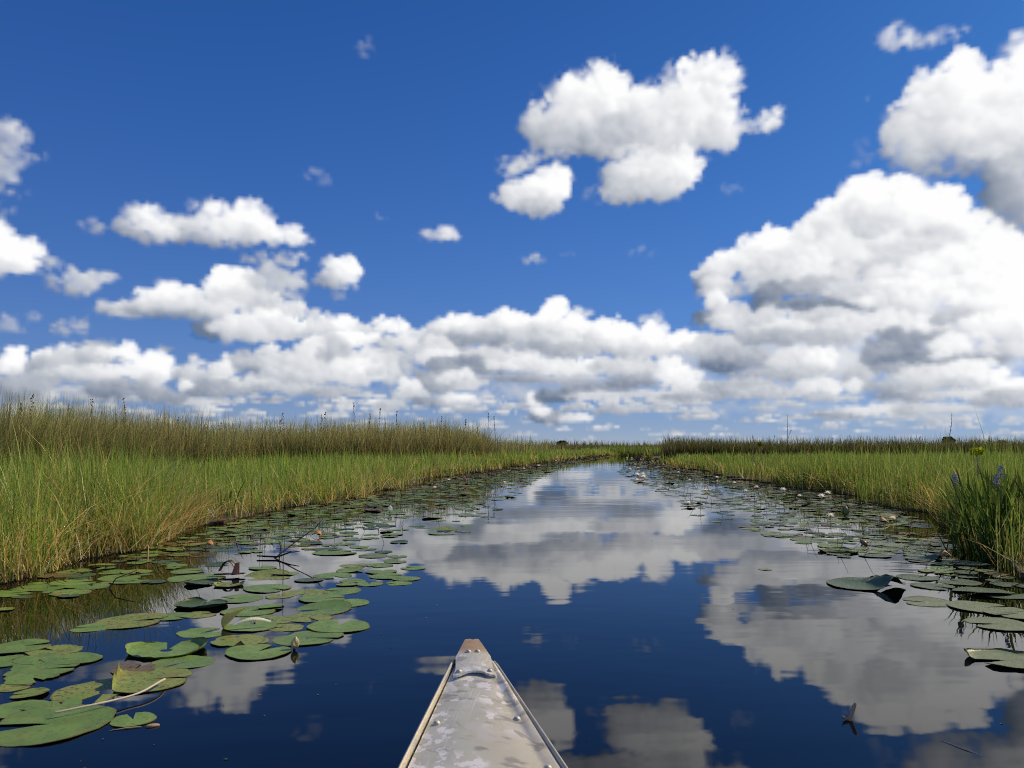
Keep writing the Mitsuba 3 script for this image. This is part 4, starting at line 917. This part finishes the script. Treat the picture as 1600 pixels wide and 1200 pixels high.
stem = np.array([(-1.311, 3.215, .022), (-1.307, 3.13, .03), (-1.318, 3.04, .024), (-1.35, 2.99, .02), (-1.395, 2.915, .024), (-1.44, 2.862, .026), (-1.52, 2.80, .022)])
tt = np.linspace(0, 6, 25)
stem = np.stack([np.interp(tt, range(7), stem[:, k]) for k in range(3)], 1)
stem = ndimage.gaussian_filter1d(stem, 1.5, axis=0, mode='nearest')
put('pale_lily_stalk', tube(stem, np.linspace(.0042, .0036, 25), 8), 'pale_stem', True)
tag('pale_lily_stalk', 'long pale curved lily stem floating from pad to pad at bottom left', 'stem')

seed_pod = trimesh.creation.icosphere(2, 1)
seed_pod.apply_scale([.022, .009, .007])
seed_pod.vertices *= 1 + .15 * (meshkit.noise(seed_pod.vertices * 90)[:, None] - .5)
put('floating_scrap', seed_pod, 'tan_wood', True, T().translate([-1.156, 2.743, .002]).rotate([0, 0, 1], 25))
tag('floating_scrap', 'small tan scrap of stem floating on dark water below the lone small pad', 'plant scrap')
put('floating_scrap__thread', tube([(-1.19, 2.735, .001), (-1.23, 2.72, .002), (-1.275, 2.70, .001)], [.003, .003, .001], 5), 'tan_wood', True)

put('snag_stick', tube([(1.10, 2.80, -.05), (1.112, 2.805, .0), (1.122, 2.81, .02), (1.132, 2.815, .042), (1.139, 2.818, .05)], [.009, .0085, .007, .0065, .0045], 7), 'tan_wood', True)
tag('snag_stick', 'short brown broken stick poking out of the water at right foreground', 'stick')
put('snag_stick__side_bud', tube([(1.112, 2.805, .004), (1.092, 2.80, .008), (1.086, 2.80, .016)], [.006, .005, .002], 6), 'tan_wood', True)
put('floating_twig', tube([(1.29, 2.66, -.002), (1.32, 2.60, .001), (1.349, 2.53, .0015), (1.38, 2.48, -.002)], [.001, .0016, .0022, .001], 5), 'pale_stem', True)
tag('floating_twig', 'faint thin twig floating at the bottom right of the water', 'twig')


def reed(key, pts, r, text, mat='dark_stem', cat='reed'):
    put(key, tube(pts, r, 5), mat, True)
    tag(key, text, cat)


reed('broken_reed', [(-1.93, 6.72, -.02), (-1.80, 6.9, .10), (-1.66, 7.05, .21), (-1.60, 7.1, .29)], [.006, .005, .004, .002], 'long dark reed slanting up to the right from the left raft')
reed('broken_reed_001', [(-2.05, 6.75, .02), (-1.88, 6.72, .015), (-1.78, 6.74, .05), (-1.70, 6.72, .06)], [.006, .008, .006, .003], 'dark tangled snapped reed lying on the left raft at the slanting reed foot')
reed('broken_reed_002', [(-1.517, 5.57, -.03), (-1.515, 5.57, .15), (-1.51, 5.57, .30)], [.0025, .002, .0012], 'thin upright dark reed standing in the middle of the left raft')
reed('broken_reed_003', [(-1.86, 6.70, -.02), (-1.85, 6.71, .09), (-1.87, 6.72, .15)], [.005, .004, .002], 'short upright dark reed stub beside the tangled snapped reed')
reed('broken_reed_004', [(-3.0, 6.9, .0), (-2.94, 6.78, .10), (-2.84, 6.55, -.01)], [.004, .004, .003], 'tan bent grass stalk dipping into water off the left bank', 'tan_wood', 'stalk')
reed('broken_reed_005', [(-2.55, 5.3, -.02), (-2.52, 5.35, .06), (-2.42, 5.42, .10)], [.0045, .004, .002], 'dark bare twig leaning over the pads of the left shore row')

for x, y, s, text in ((4.334, 9.754, .13, 'orange brown curled dead leaf beside a pinkish bloom in the right mat'), (-1.952, 8.38, .10, 'orange dead leaf edge curled up in the left mat behind the tangled reed'),
                      (3.42, 6.6, .15, 'rusty dead leaf lying in the shaded raft near the right bank'), (-2.72, 7.5, .10, 'small orange dead leaf in the left mat near the bank grass')):
    key = name('dead_leaf')
    u = np.linspace(0, 1, 9)[:, None]
    path = np.hstack([x + s * (u - .5), y + .03 * np.sin(3 * u), .012 + s * .35 * np.sin(np.pi * u) ** 1.5])
    put(key, ribbon(path, np.tile([.1, .9, .3], (9, 1)), .01 + s * .5 * np.sin(np.pi * u[:, 0]), .003), 'orange_leaf', True)
    tag(key, text, 'dead leaf')

# ------------------------------------------------------------------ tall single plants
def seed_stalk(px, py, top, text, group=None, r=.006, seeds=26, lean=.05):
    key = name('sawgrass_seed_stalk')
    tag(key, text, 'seed stalk', group)
    a = rng.uniform(0, 6.28)
    ln = np.array([math.cos(a), math.sin(a) * .5, 0]) * lean
    u = np.linspace(0, 1, 6)[:, None]
    path = np.array([px, py, .0]) + u * [0, 0, top] + (u ** 2) * ln * top
    put(f'{key}__stem', tube(path, np.linspace(r, r * .5, 6), 5), 'tan_wood', True)
    ms = []
    for k in range(seeds):
        q = 1 - .30 * rng.random() ** 1.2
        c = np.array([px, py, 0]) + [0, 0, top * q] + q * q * ln * top
        s = trimesh.creation.icosphere(0, 1)
        s.apply_scale([.011, .011, .020])
        s.apply_translation(c + np.r_[rng.normal(0, .016, 2), 0])
        ms.append((np.array(s.vertices), np.array(s.faces)))
    put(f'{key}__seed_head', joined(ms), 'seed_brown')
    labels[f'{key}__seed_head'] = {'kind': 'stuff'}


scene['seed_brown'] = {'type': 'twosided', 'bsdf': {'type': 'principled', 'base_color': colour((.085, .048, .028)), 'roughness': .8}}
for x, y, top in [(-5.502, 29.05, 2.423), (-4.771, 29.4, 2.259), (-5.083, 29.25, 2.049), (-4.174, 30.356, 2.163), (-1.051, 35.8, 2.334), (-0.701, 36.306, 2.214), (-9.842, 19.52, 1.999), (-9.822, 21.167, 2.124), (-9.712, 16.625, 1.965), (-9.688, 16.425, 1.748), (-6.602, 28.5, 1.975), (-6.505, 28.55, 2.065), (-2.803, 33.0, 2.094), (-3.439, 31.833, 1.806), (-9.499, 23.795, 1.761), (-9.062, 25.695, 1.632), (-7.83, 27.86, 1.908), (-7.663, 27.95, 1.998), (-1.989, 34.361, 2.011), (-9.769, 18.317, 1.818)]:
    seed_stalk(x, y, top, 'brown seed stalk rising above the left sawgrass into the sky', 'brown seed stalks above the left sawgrass', r=.005 * max(1, y / 18))
for x, y, top in [(15.895, 48.5, 1.832), (14.316, 48.5, 1.459), (15.14, 48.5, 1.496), (18.688, 48.5, 1.385), (19.813, 48.5, 1.534), (20.635, 48.5, 1.496), (21.492, 48.5, 1.422), (22.428, 48.5, 1.459), (23.549, 48.5, 1.459), (24.666, 48.5, 1.347), (27.849, 48.5, 1.496), (9.718, 48.5, 1.385), (10.838, 48.5, 1.347), (11.959, 48.5, 1.31)]:
    seed_stalk(x, y, top, 'thin dark plume rising from the shade tinted sawgrass strip at right', 'dark plumes above the right strip', r=.008, seeds=30, lean=.22)


def leafy_shrub(key, label, cat, x, y, z, rx, rz, n, size, cols, group=None):
    """Trunk and crown of many small leaves."""
    tag(key, label, cat, group)
    put(f'{key}__trunk', joined([(np.array(m.vertices), np.array(m.faces)) for m in (tube([(x, y, 0), (x + .02 * rx, y, z)], [rx * .09, rx * .05], 6), tube([(x, y, z * .6), (x + .5 * rx, y, z + .3 * rz)], [rx * .05, rx * .02], 5), tube([(x, y, z * .6), (x - .5 * rx, y + .2 * rx, z + .3 * rz)], [rx * .05, rx * .02], 5))]), 'tan_wood')
    d = rng.normal(0, 1, (n, 3))
    d /= np.linalg.norm(d, axis=1, keepdims=True)
    q = rng.uniform(.25, 1, n)[:, None] ** .5 * (.75 + .5 * meshkit.noise(d * 2.3 + 11)[:, None])
    c = d * q * [rx, rx, rz] + [x, y, z]
    a, b = rng.normal(0, 1, (2, n, 3))
    a /= np.linalg.norm(a, axis=1, keepdims=True)
    b = np.cross(a, b)
    b /= np.linalg.norm(b, axis=1, keepdims=True)
    s = size * rng.uniform(.6, 1.3, (n, 1))
    V = np.stack([c - a * s, c + b * s * .5, c + a * s, c - b * s * .5], 1).reshape(-1, 3)
    Q = np.arange(4 * n).reshape(n, 4)
    put(f'{key}__crown', (V, Q), 'blade', color=np.repeat(hues(n, cols, [1] * len(cols)), 4, 0))


leafy_shrub('dome_tree', 'dark round topped tree rising above the strip at far right', 'tree', 73.5, 140, 1.75, 1.05, .75, 2600, .13, [(.02, .03, .012), (.03, .04, .014)])
leafy_shrub('dome_tree_001', 'low dark bush on the strip right of the round topped tree', 'bush', 82.5, 140, 1.45, .9, .42, 900, .12, [(.03, .04, .015)])
leafy_shrub('distant_bush', 'small dark bush on the far left horizon beside the channel end', 'bush', 8.4, 140, 1.35, 1.0, .45, 1200, .13, [(.025, .035, .014)])
leafy_shrub('yellow_shrub', 'bright yellow green leafy sprig above the right bank plants', 'shrub', 5.42, 9.7, .84, .085, .055, 90, .028, [(.42, .42, .03), (.32, .38, .03)])
leafy_shrub('yellow_shrub_001', 'small yellow leafy sprig in front of the dark strip at mid right', 'shrub', 8.95, 30, .96, .10, .10, 70, .045, [(.24, .25, .03), (.14, .18, .03)])

key = 'bare_sapling'
tag(key, 'thin bare crooked sapling standing alone before the dark strip at right', 'sapling')
sx, sy = 9.5, 18.0
trunk = np.array([(sx, sy, 0), (sx + .01, sy, .55), (sx - .03, sy, .85), (sx - .02, sy, 1.1), (sx + .03, sy, 1.35), (sx + .05, sy, 1.62)])
put(key + '__trunk', tube(trunk, [.012, .010, .009, .007, .006, .003], 5), 'tan_wood', True)
for k, q in enumerate(np.linspace(.9, 1.55, 9)):
    b0 = np.array([np.interp(q, trunk[:, 2], trunk[:, 0]), sy, q])
    d = np.array([(-1) ** k * rng.uniform(.02, .05), rng.normal(0, .02), rng.uniform(.01, .05)])
    put(f'{key}__' + ('twig' if k == 0 else f'twig_{k:03d}'), tube([b0, b0 + d], [.006, .002], 4), 'seed_brown')
reed('dry_pole', [(14.93, 45, 0), (14.93, 45, 1.6), (14.95, 45, 2.6)], [.02, .017, .008], 'tall straight dead stalk before the dark strip at mid right', 'seed_brown', 'dead stalk')
reed('dry_pole_001', [(6.95, 24, 0), (6.97, 24, .9), (6.95, 24, 1.25)], [.012, .010, .004], 'shorter bare stalk left of the tall straight dead stalk', 'tan_wood', 'dead stalk')
reed('dry_pole_002', [(6.75, 11, 0), (6.77, 11, .8), (6.74, 11, 1.0)], [.004, .003, .0015], 'thin bare stalk beside the bright yellow sprig', 'tan_wood', 'dead stalk')

# pickerelweed: lance leaves on long stalks, some with violet spikes
def lance(foot, tip_dir, stalk, L, W, mats):
    """(vertices, faces, colours) of one leaf: a stalk and a lance blade."""
    d = np.array(tip_dir) / np.linalg.norm(tip_dir)
    n = 7
    u = np.linspace(0, 1, n)
    w = W * np.interp(u, [0, .12, .3, .6, .85, 1], [.25, .8, 1, .78, .38, .0])
    side = np.cross(d, [rng.normal(0, 1), rng.normal(0, 1), .1])
    side /= np.linalg.norm(side)
    nrm = np.cross(side, d)
    base = np.array(foot) + d * stalk + [0, 0, 0]
    mid = base + d * (u * L)[:, None] + np.array([d[0], d[1], -.15]) * (.35 * L * u ** 2)[:, None]
    v = np.concatenate([np.stack([mid - side * (w / 2)[:, None] + nrm * (.12 * w)[:, None], mid, mid + side * (w / 2)[:, None] + nrm * (.12 * w)[:, None]], 1).reshape(-1, 3)])
    I = np.arange(n * 3).reshape(n, 3)
    q = np.stack([I[:-1, :-1], I[:-1, 1:], I[1:, 1:], I[1:, :-1]], -1).reshape(-1, 4)
    f = np.vstack([q[:, [0, 1, 2]], q[:, [0, 2, 3]]])
    st = tube([foot, np.array(foot) + d * stalk * .5 + rng.normal(0, .008, 3), base], [.006, .005, .004], 4)
    vv, ff = joined([(v, f), (np.array(st.vertices), np.array(st.faces))])
    return vv, ff


def pickerelweed(x, y, h, n, text, group=None, spike=False, tone=((.075, .13, .026), (.11, .17, .034), (.05, .09, .02)), spread=.34, kind='pickerelweed'):
    key = name(kind)
    tag(key, text, 'marsh plant', group)
    for k in range(n):
        a = rng.uniform(0, 6.28)
        ln = spread * rng.gamma(2, .5)
        hh = h * rng.uniform(.62, 1.0)
        L = rng.uniform(.22, .38) * min(1, hh / .7)
        vv, ff = lance((x + rng.normal(0, .05), y + rng.normal(0, .05), -.02), (math.cos(a) * ln, math.sin(a) * ln, 1), hh - L, L, rng.uniform(.011, .024), None)
        c = hues(1, tone, [1] * len(tone))[0]
        put(f'{key}__' + ('leaf' if k == 0 else f'leaf_{k:03d}'), (vv, ff), 'blade', color=np.tile(c, (len(vv), 1)))
    if spike:
        sx, sy = x + rng.normal(0, .05), y + rng.normal(0, .05)
        ms = []
        for k in range(46):
            s = trimesh.creation.icosphere(0, .0065)
            q = rng.random()
            s.apply_translation([sx + rng.normal(0, .007 + .006 * (1 - q)), sy + rng.normal(0, .008), h * 1.0 + .10 * q])
            ms.append((np.array(s.vertices), np.array(s.faces)))
        st = tube([(sx, sy, 0), (sx, sy, h + .03)], [.006, .004], 5)
        put(f'{key}__stem', st, 'sepal_green', True)
        put(f'{key}__flower_spike', joined(ms), 'violet_spike')
        labels[f'{key}__flower_spike'] = {'kind': 'stuff'}


for x, y, h, n, spike in [
    (4.061, 6.9, 0.64, 12, 'lance leaved plant with the highest violet spike of the right foreground clump'),
    (3.66, 6.9, 0.571, 12, 'lance leaved plant at the left end of the right clump with a short violet spike'),
    (3.983, 6.9, 0.571, 12, 'lance leaved plant with a pale violet spike low in the middle of the right clump'),
    (3.823, 5.823, 0.844, 11, None),
    (3.968, 7.114, 0.741, 11, None),
    (3.941, 6.846, 0.826, 11, None),
    (3.994, 5.896, 0.765, 11, None),
    (4.345, 6.72, 0.827, 11, None),
    (4.597, 8.086, 0.802, 11, None),
    (4.302, 7.41, 0.62, 11, None),
    (4.632, 8.131, 0.708, 11, None),
    (4.838, 7.918, 0.752, 11, None),
    (4.117, 7.611, 0.818, 11, None),
    (3.771, 6.573, 0.805, 11, None),
    (4.487, 8.022, 0.796, 11, None),
    (4.415, 6.375, 0.822, 11, None),
    (4.485, 6.169, 0.804, 11, None),
    (4.84, 7.375, 0.74, 11, None),
    (4.99, 7.573, 0.649, 11, None),
    (4.588, 7.809, 0.754, 11, None),
    (4.326, 5.98, 0.702, 11, None),
    (4.488, 7.865, 0.777, 11, None),
    (4.343, 6.639, 0.675, 11, None),
    (4.386, 6.069, 0.831, 11, None),
    (4.822, 7.074, 0.678, 11, None),
    (4.353, 7.812, 0.89, 11, None),
    (4.547, 7.222, 0.892, 11, None),
    (4.93, 7.646, 0.635, 11, None),
    (3.761, 6.56, 0.674, 11, None),
    (4.513, 6.156, 0.655, 11, None),
    (4.153, 6.372, 0.858, 11, None),
    (5.053, 8.11, 0.68, 11, None),
    (4.576, 7.017, 0.635, 11, None),
    (4.362, 7.368, 0.785, 11, None),
    (4.666, 7.341, 0.766, 11, None),
    (4.052, 7.042, 0.759, 11, None),
    (4.091, 5.926, 0.77, 11, None),
    (4.499, 7.613, 0.625, 11, None),
    (4.034, 6.972, 0.828, 11, None),
    (4.089, 6.611, 0.875, 11, None),
    (4.06, 6.622, 0.717, 11, None),
    (3.873, 6.85, 0.773, 11, None),
    (4.849, 7.996, 0.828, 11, None)]:
    if spike:
        pickerelweed(x, y, h, n, spike, spike=True)
    else:
        pickerelweed(x, y, h, n, 'lance leaved green marsh plant without flowers in the right foreground clump', 'lance leaved plants of the right foreground clump')
for x, y, h, n, text in [
    (-3.981, 6.6, 0.62, 8, 'broad leaved bright plant at the left edge of the left bank grass'),
    (-4.114, 8.2, 0.62, 8, 'broad leaved plant with upright leaves in the left bank grass, left of the white bloom'),
    (-3.498, 10.2, 0.62, 8, 'dark leaved plant at the waterline below the white bloom of the left bank')]:
    pickerelweed(x, y, h, n, text, tone=((.06, .13, .02), (.09, .17, .03)), spread=.3, kind='arrowhead_plant')

# ------------------------------------------------------------------ canoe
HEAD = math.radians(-4.3)
TIP = np.array([-.0795, 1.668, .514])
back = np.array([math.sin(-HEAD), -math.cos(HEAD), 0])   # from the bow towards the stern
right = np.array([math.cos(HEAD), math.sin(-HEAD), 0])
LEN = 4.6


def hull_w(s):
    """Half width of the sheer at s metres behind the bow tip."""
    s = np.asarray(s, float)
    m = np.minimum(s, LEN - s)
    near = .0135 + (.042 - .0135) * np.clip(m / .115, 0, 1)
    near = np.where(m > .115, .042 + (m - .115) * .178, near)
    full = .45 * (1 - (1 - np.clip(m / 2.3, 0, 1)) ** 2) ** 1.25
    k = np.clip((m - .8) / .7, 0, 1) ** 1.5
    return near * (1 - k) + full * k


def sheer_z(s):
    m = np.minimum(s, LEN - np.asarray(s, float))
    return .514 - .09 * np.minimum(m, .55) - .12 * (1 - np.exp(-np.maximum(m - .55, 0) * 1.3))


def loc(s, l, z):
    s, l, z = np.broadcast_arrays(np.asarray(s, float), np.asarray(l, float), np.asarray(z, float))
    return TIP * [1, 1, 0] + s[..., None] * back + l[..., None] * right + z[..., None] * np.array([0, 0, 1.0])


def keel_z(s):
    m = np.minimum(s, LEN - np.asarray(s, float))
    return -.10 + .60 * np.exp(-m / .10)


def canoe_shell(off, z_floor=None):
    ss = np.r_[np.linspace(.012, .5, 18), np.linspace(.62, LEN - .62, 26), np.linspace(LEN - .5, LEN - .012, 18)]
    k = np.linspace(-1, 1, 25)
    rows = []
    for s in ss:
        w, zt, zk = float(hull_w(s)) - off, float(sheer_z(s)) - .004, float(keel_z(s)) + off
        zk = min(zk, zt - .01)
        a = k * np.pi / 2
        l = np.sign(k) * np.abs(np.sin(a)) ** .6 * w
        z = zt - (zt - zk) * np.cos(a) ** .75
        if z_floor is not None:
            z = np.maximum(z, z_floor)
        rows.append(loc(s, l, z))
    V = np.stack(rows)
    I = np.arange(V.shape[0] * V.shape[1]).reshape(V.shape[:2])
    Q = np.stack([I[:-1, :-1], I[:-1, 1:], I[1:, 1:], I[1:, :-1]], -1).reshape(-1, 4)
    return V.reshape(-1, 3), Q


tag('canoe', 'scuffed bare aluminium canoe bow with riveted deck plate pointing up the channel', 'canoe')
o, i = canoe_shell(0), canoe_shell(.006, .03)
put('canoe__hull', joined([o, (i[0], i[1][:, ::-1])]), 'hull_metal', True)
put('canoe__thwart', tube([loc(2.5, -.44, .39), loc(2.5, 0, .395), loc(2.5, .44, .39)], .018, 10), 'rail_metal', True)


def rail(side):
    """Rolled gunwale: a flattened tube along the sheer."""
    ss = np.r_[np.linspace(.112, .6, 26), np.linspace(.7, LEN - .7, 24), np.linspace(LEN - .6, LEN - .112, 14)]
    an = np.linspace(0, 2 * np.pi, 12, endpoint=False)
    half = np.interp(ss, [.112, .16, .6], [.0032, .0037, .0040])
    high = np.interp(ss, [.112, .14, .6], [.0035, .0065, .0075])
    rows = []
    for s, a, b in zip(ss, half, high):
        rows.append(loc(s, side * (float(hull_w(s)) - a) + a * np.cos(an), float(sheer_z(s)) - .001 + b * np.sin(an)))
    V = np.stack(rows)
    n, m = V.shape[:2]
    I = np.arange(n * m).reshape(n, m)
    J = np.roll(I, -1, 1)
    Q = np.stack([I[:-1], J[:-1], J[1:], I[1:]], -1).reshape(-1, 4)
    tri = np.vstack([Q[:, [0, 1, 2]], Q[:, [0, 2, 3]]])
    caps = np.vstack([[[I[0, 0], I[0, k + 1], I[0, k]] for k in range(1, m - 1)], [[I[-1, 0], I[-1, k], I[-1, k + 1]] for k in range(1, m - 1)]])
    return V.reshape(-1, 3), np.vstack([tri, caps])


put('canoe__gunwale', rail(-1), 'rail_metal', 40)
put('canoe__gunwale_001', rail(1), 'rail_metal', 40)


def deck_z(s, l):
    w = hull_w(s)
    return sheer_z(s) + .004 - .010 * np.clip(np.abs(l) / np.maximum(w, .01), 0, 1.2) ** 2.5 + .0022 * (meshkit.fbm(np.stack([s * 14 + 0 * l, l * 14 + 0 * s, 0 * l + 0 * s], -1), 2) - .5)


def deck_plate():
    """The bow deck: a slightly crowned sheet, a narrow gap on the left, rolled into the gunwale on the right."""
    ss = np.linspace(.125, .80, 60)
    kk = np.linspace(0, 1, 21)
    rows = []
    for s in ss:
        w = float(hull_w(s))
        inset = np.interp(s, [.125, .2, .5, .8], [.0092, .0098, .0108, .0115])
        l0, l1 = -(w - inset), w - .0035
        cut = .05 * np.exp(-((s - .80) / .02) ** 2)
        l = l0 + (l1 - l0) * kk
        rows.append(loc(s - 0 * cut, l, deck_z(np.full_like(l, s), l) + .012 * np.clip((l - (w - .022)) / .014, 0, 1) * np.clip((w - .002 - l) / .008, .3, 1)))
    V = np.stack(rows)
    n, m = V.shape[:2]
    I = np.arange(n * m).reshape(n, m)
    q = np.stack([I[:-1, :-1], I[1:, :-1], I[1:, 1:], I[:-1, 1:]], -1).reshape(-1, 4)
    top = V.reshape(-1, 3)
    low = top - [0, 0, .003]
    ring_ = np.concatenate([I[0], I[1:, -1], I[-1, ::-1][1:], I[1:-1, 0][::-1]])
    b = np.roll(ring_, -1)
    N = len(top)
    wall = np.stack([ring_, b, b + N, ring_ + N], 1)
    return np.vstack([top, low]), np.vstack([q, q[:, ::-1] + N, wall])


put('canoe__deck_plate', deck_plate(), 'weathered_metal', 35)

# bow cap: a trapezoid over the tip with two rounded lobes, a scalloped rear edge and a small hole
outline = shapely.Polygon([(-.003, -.0098), (-.003, .0098), (.108, .0325), (.165, .0325), (.196, .038), (.200, .028), (.187, .012), (.185, .0), (.187, -.012), (.200, -.028), (.196, -.038), (.165, -.0325), (.108, -.0325)])
outline = outline.buffer(-.0055).buffer(.0095).buffer(-.004)
outline = outline.difference(shapely.Point(.013, .002).buffer(.0042))
cap = trimesh.creation.extrude_polygon(outline, .0035, engine='earcut')
cap = trimesh.Trimesh(*trimesh.remesh.subdivide_to_size(cap.vertices, cap.faces, .008))
cv = np.array(cap.vertices)
w_ = np.maximum(hull_w(cv[:, 0].clip(0)), .012)
lift = .0078 - .006 * np.clip(np.abs(cv[:, 1]) / .045, 0, 1) ** 2 - .012 * np.clip((.02 - cv[:, 0]) / .03, 0, 1) ** 2
cap.vertices = loc(cv[:, 0], cv[:, 1], sheer_z(cv[:, 0].clip(0)) + lift + cv[:, 2])
put('canoe__bow_cap', cap, 'stained_metal', 30)
tag('canoe__bow_cap', 'tan stained cap plate over the bow tip with a small hole')
block = trimesh.creation.extrude_polygon(shapely.Polygon([(.002, -.010), (.002, .010), (.16, .030), (.16, -.030)]), .02, engine='earcut')
bv = np.array(block.vertices)
block.vertices = loc(bv[:, 0], bv[:, 1], sheer_z(bv[:, 0]) - .022 + bv[:, 2])
put('canoe__tip_filler', block, 'hollow_shade')  # near-black block colour stands in for the shade inside the cap hole
dome = trimesh.creation.revolve(np.array([[.0058, -.0012], [.0054, .0008], [.004, .0022], [.0022, .0031], [0, .0034]]), sections=18)


def rivet(s, l, z, k=1.0):
    c = loc(s, l, z)
    put('canoe__' + name('rivet'), dome, 'rivet_metal', True, T().translate(c.tolist()).scale([k, k, k * 1.25]))


for s, l in ((.088, -.0085), (.088, .0085), (.184, -.027), (.184, .027)):
    rivet(s, l, sheer_z(s) + .0078 - .006 * (abs(l) / .045) ** 2 + .0037, .95)
for s, l in ((.372, -.063), (.364, .060), (.522, .089), (.530, -.088), (.68, .112), (.68, -.112)):
    rivet(s, l, float(deck_z(np.array([s]), np.array([l]))[0]) + .0006, 1.05)
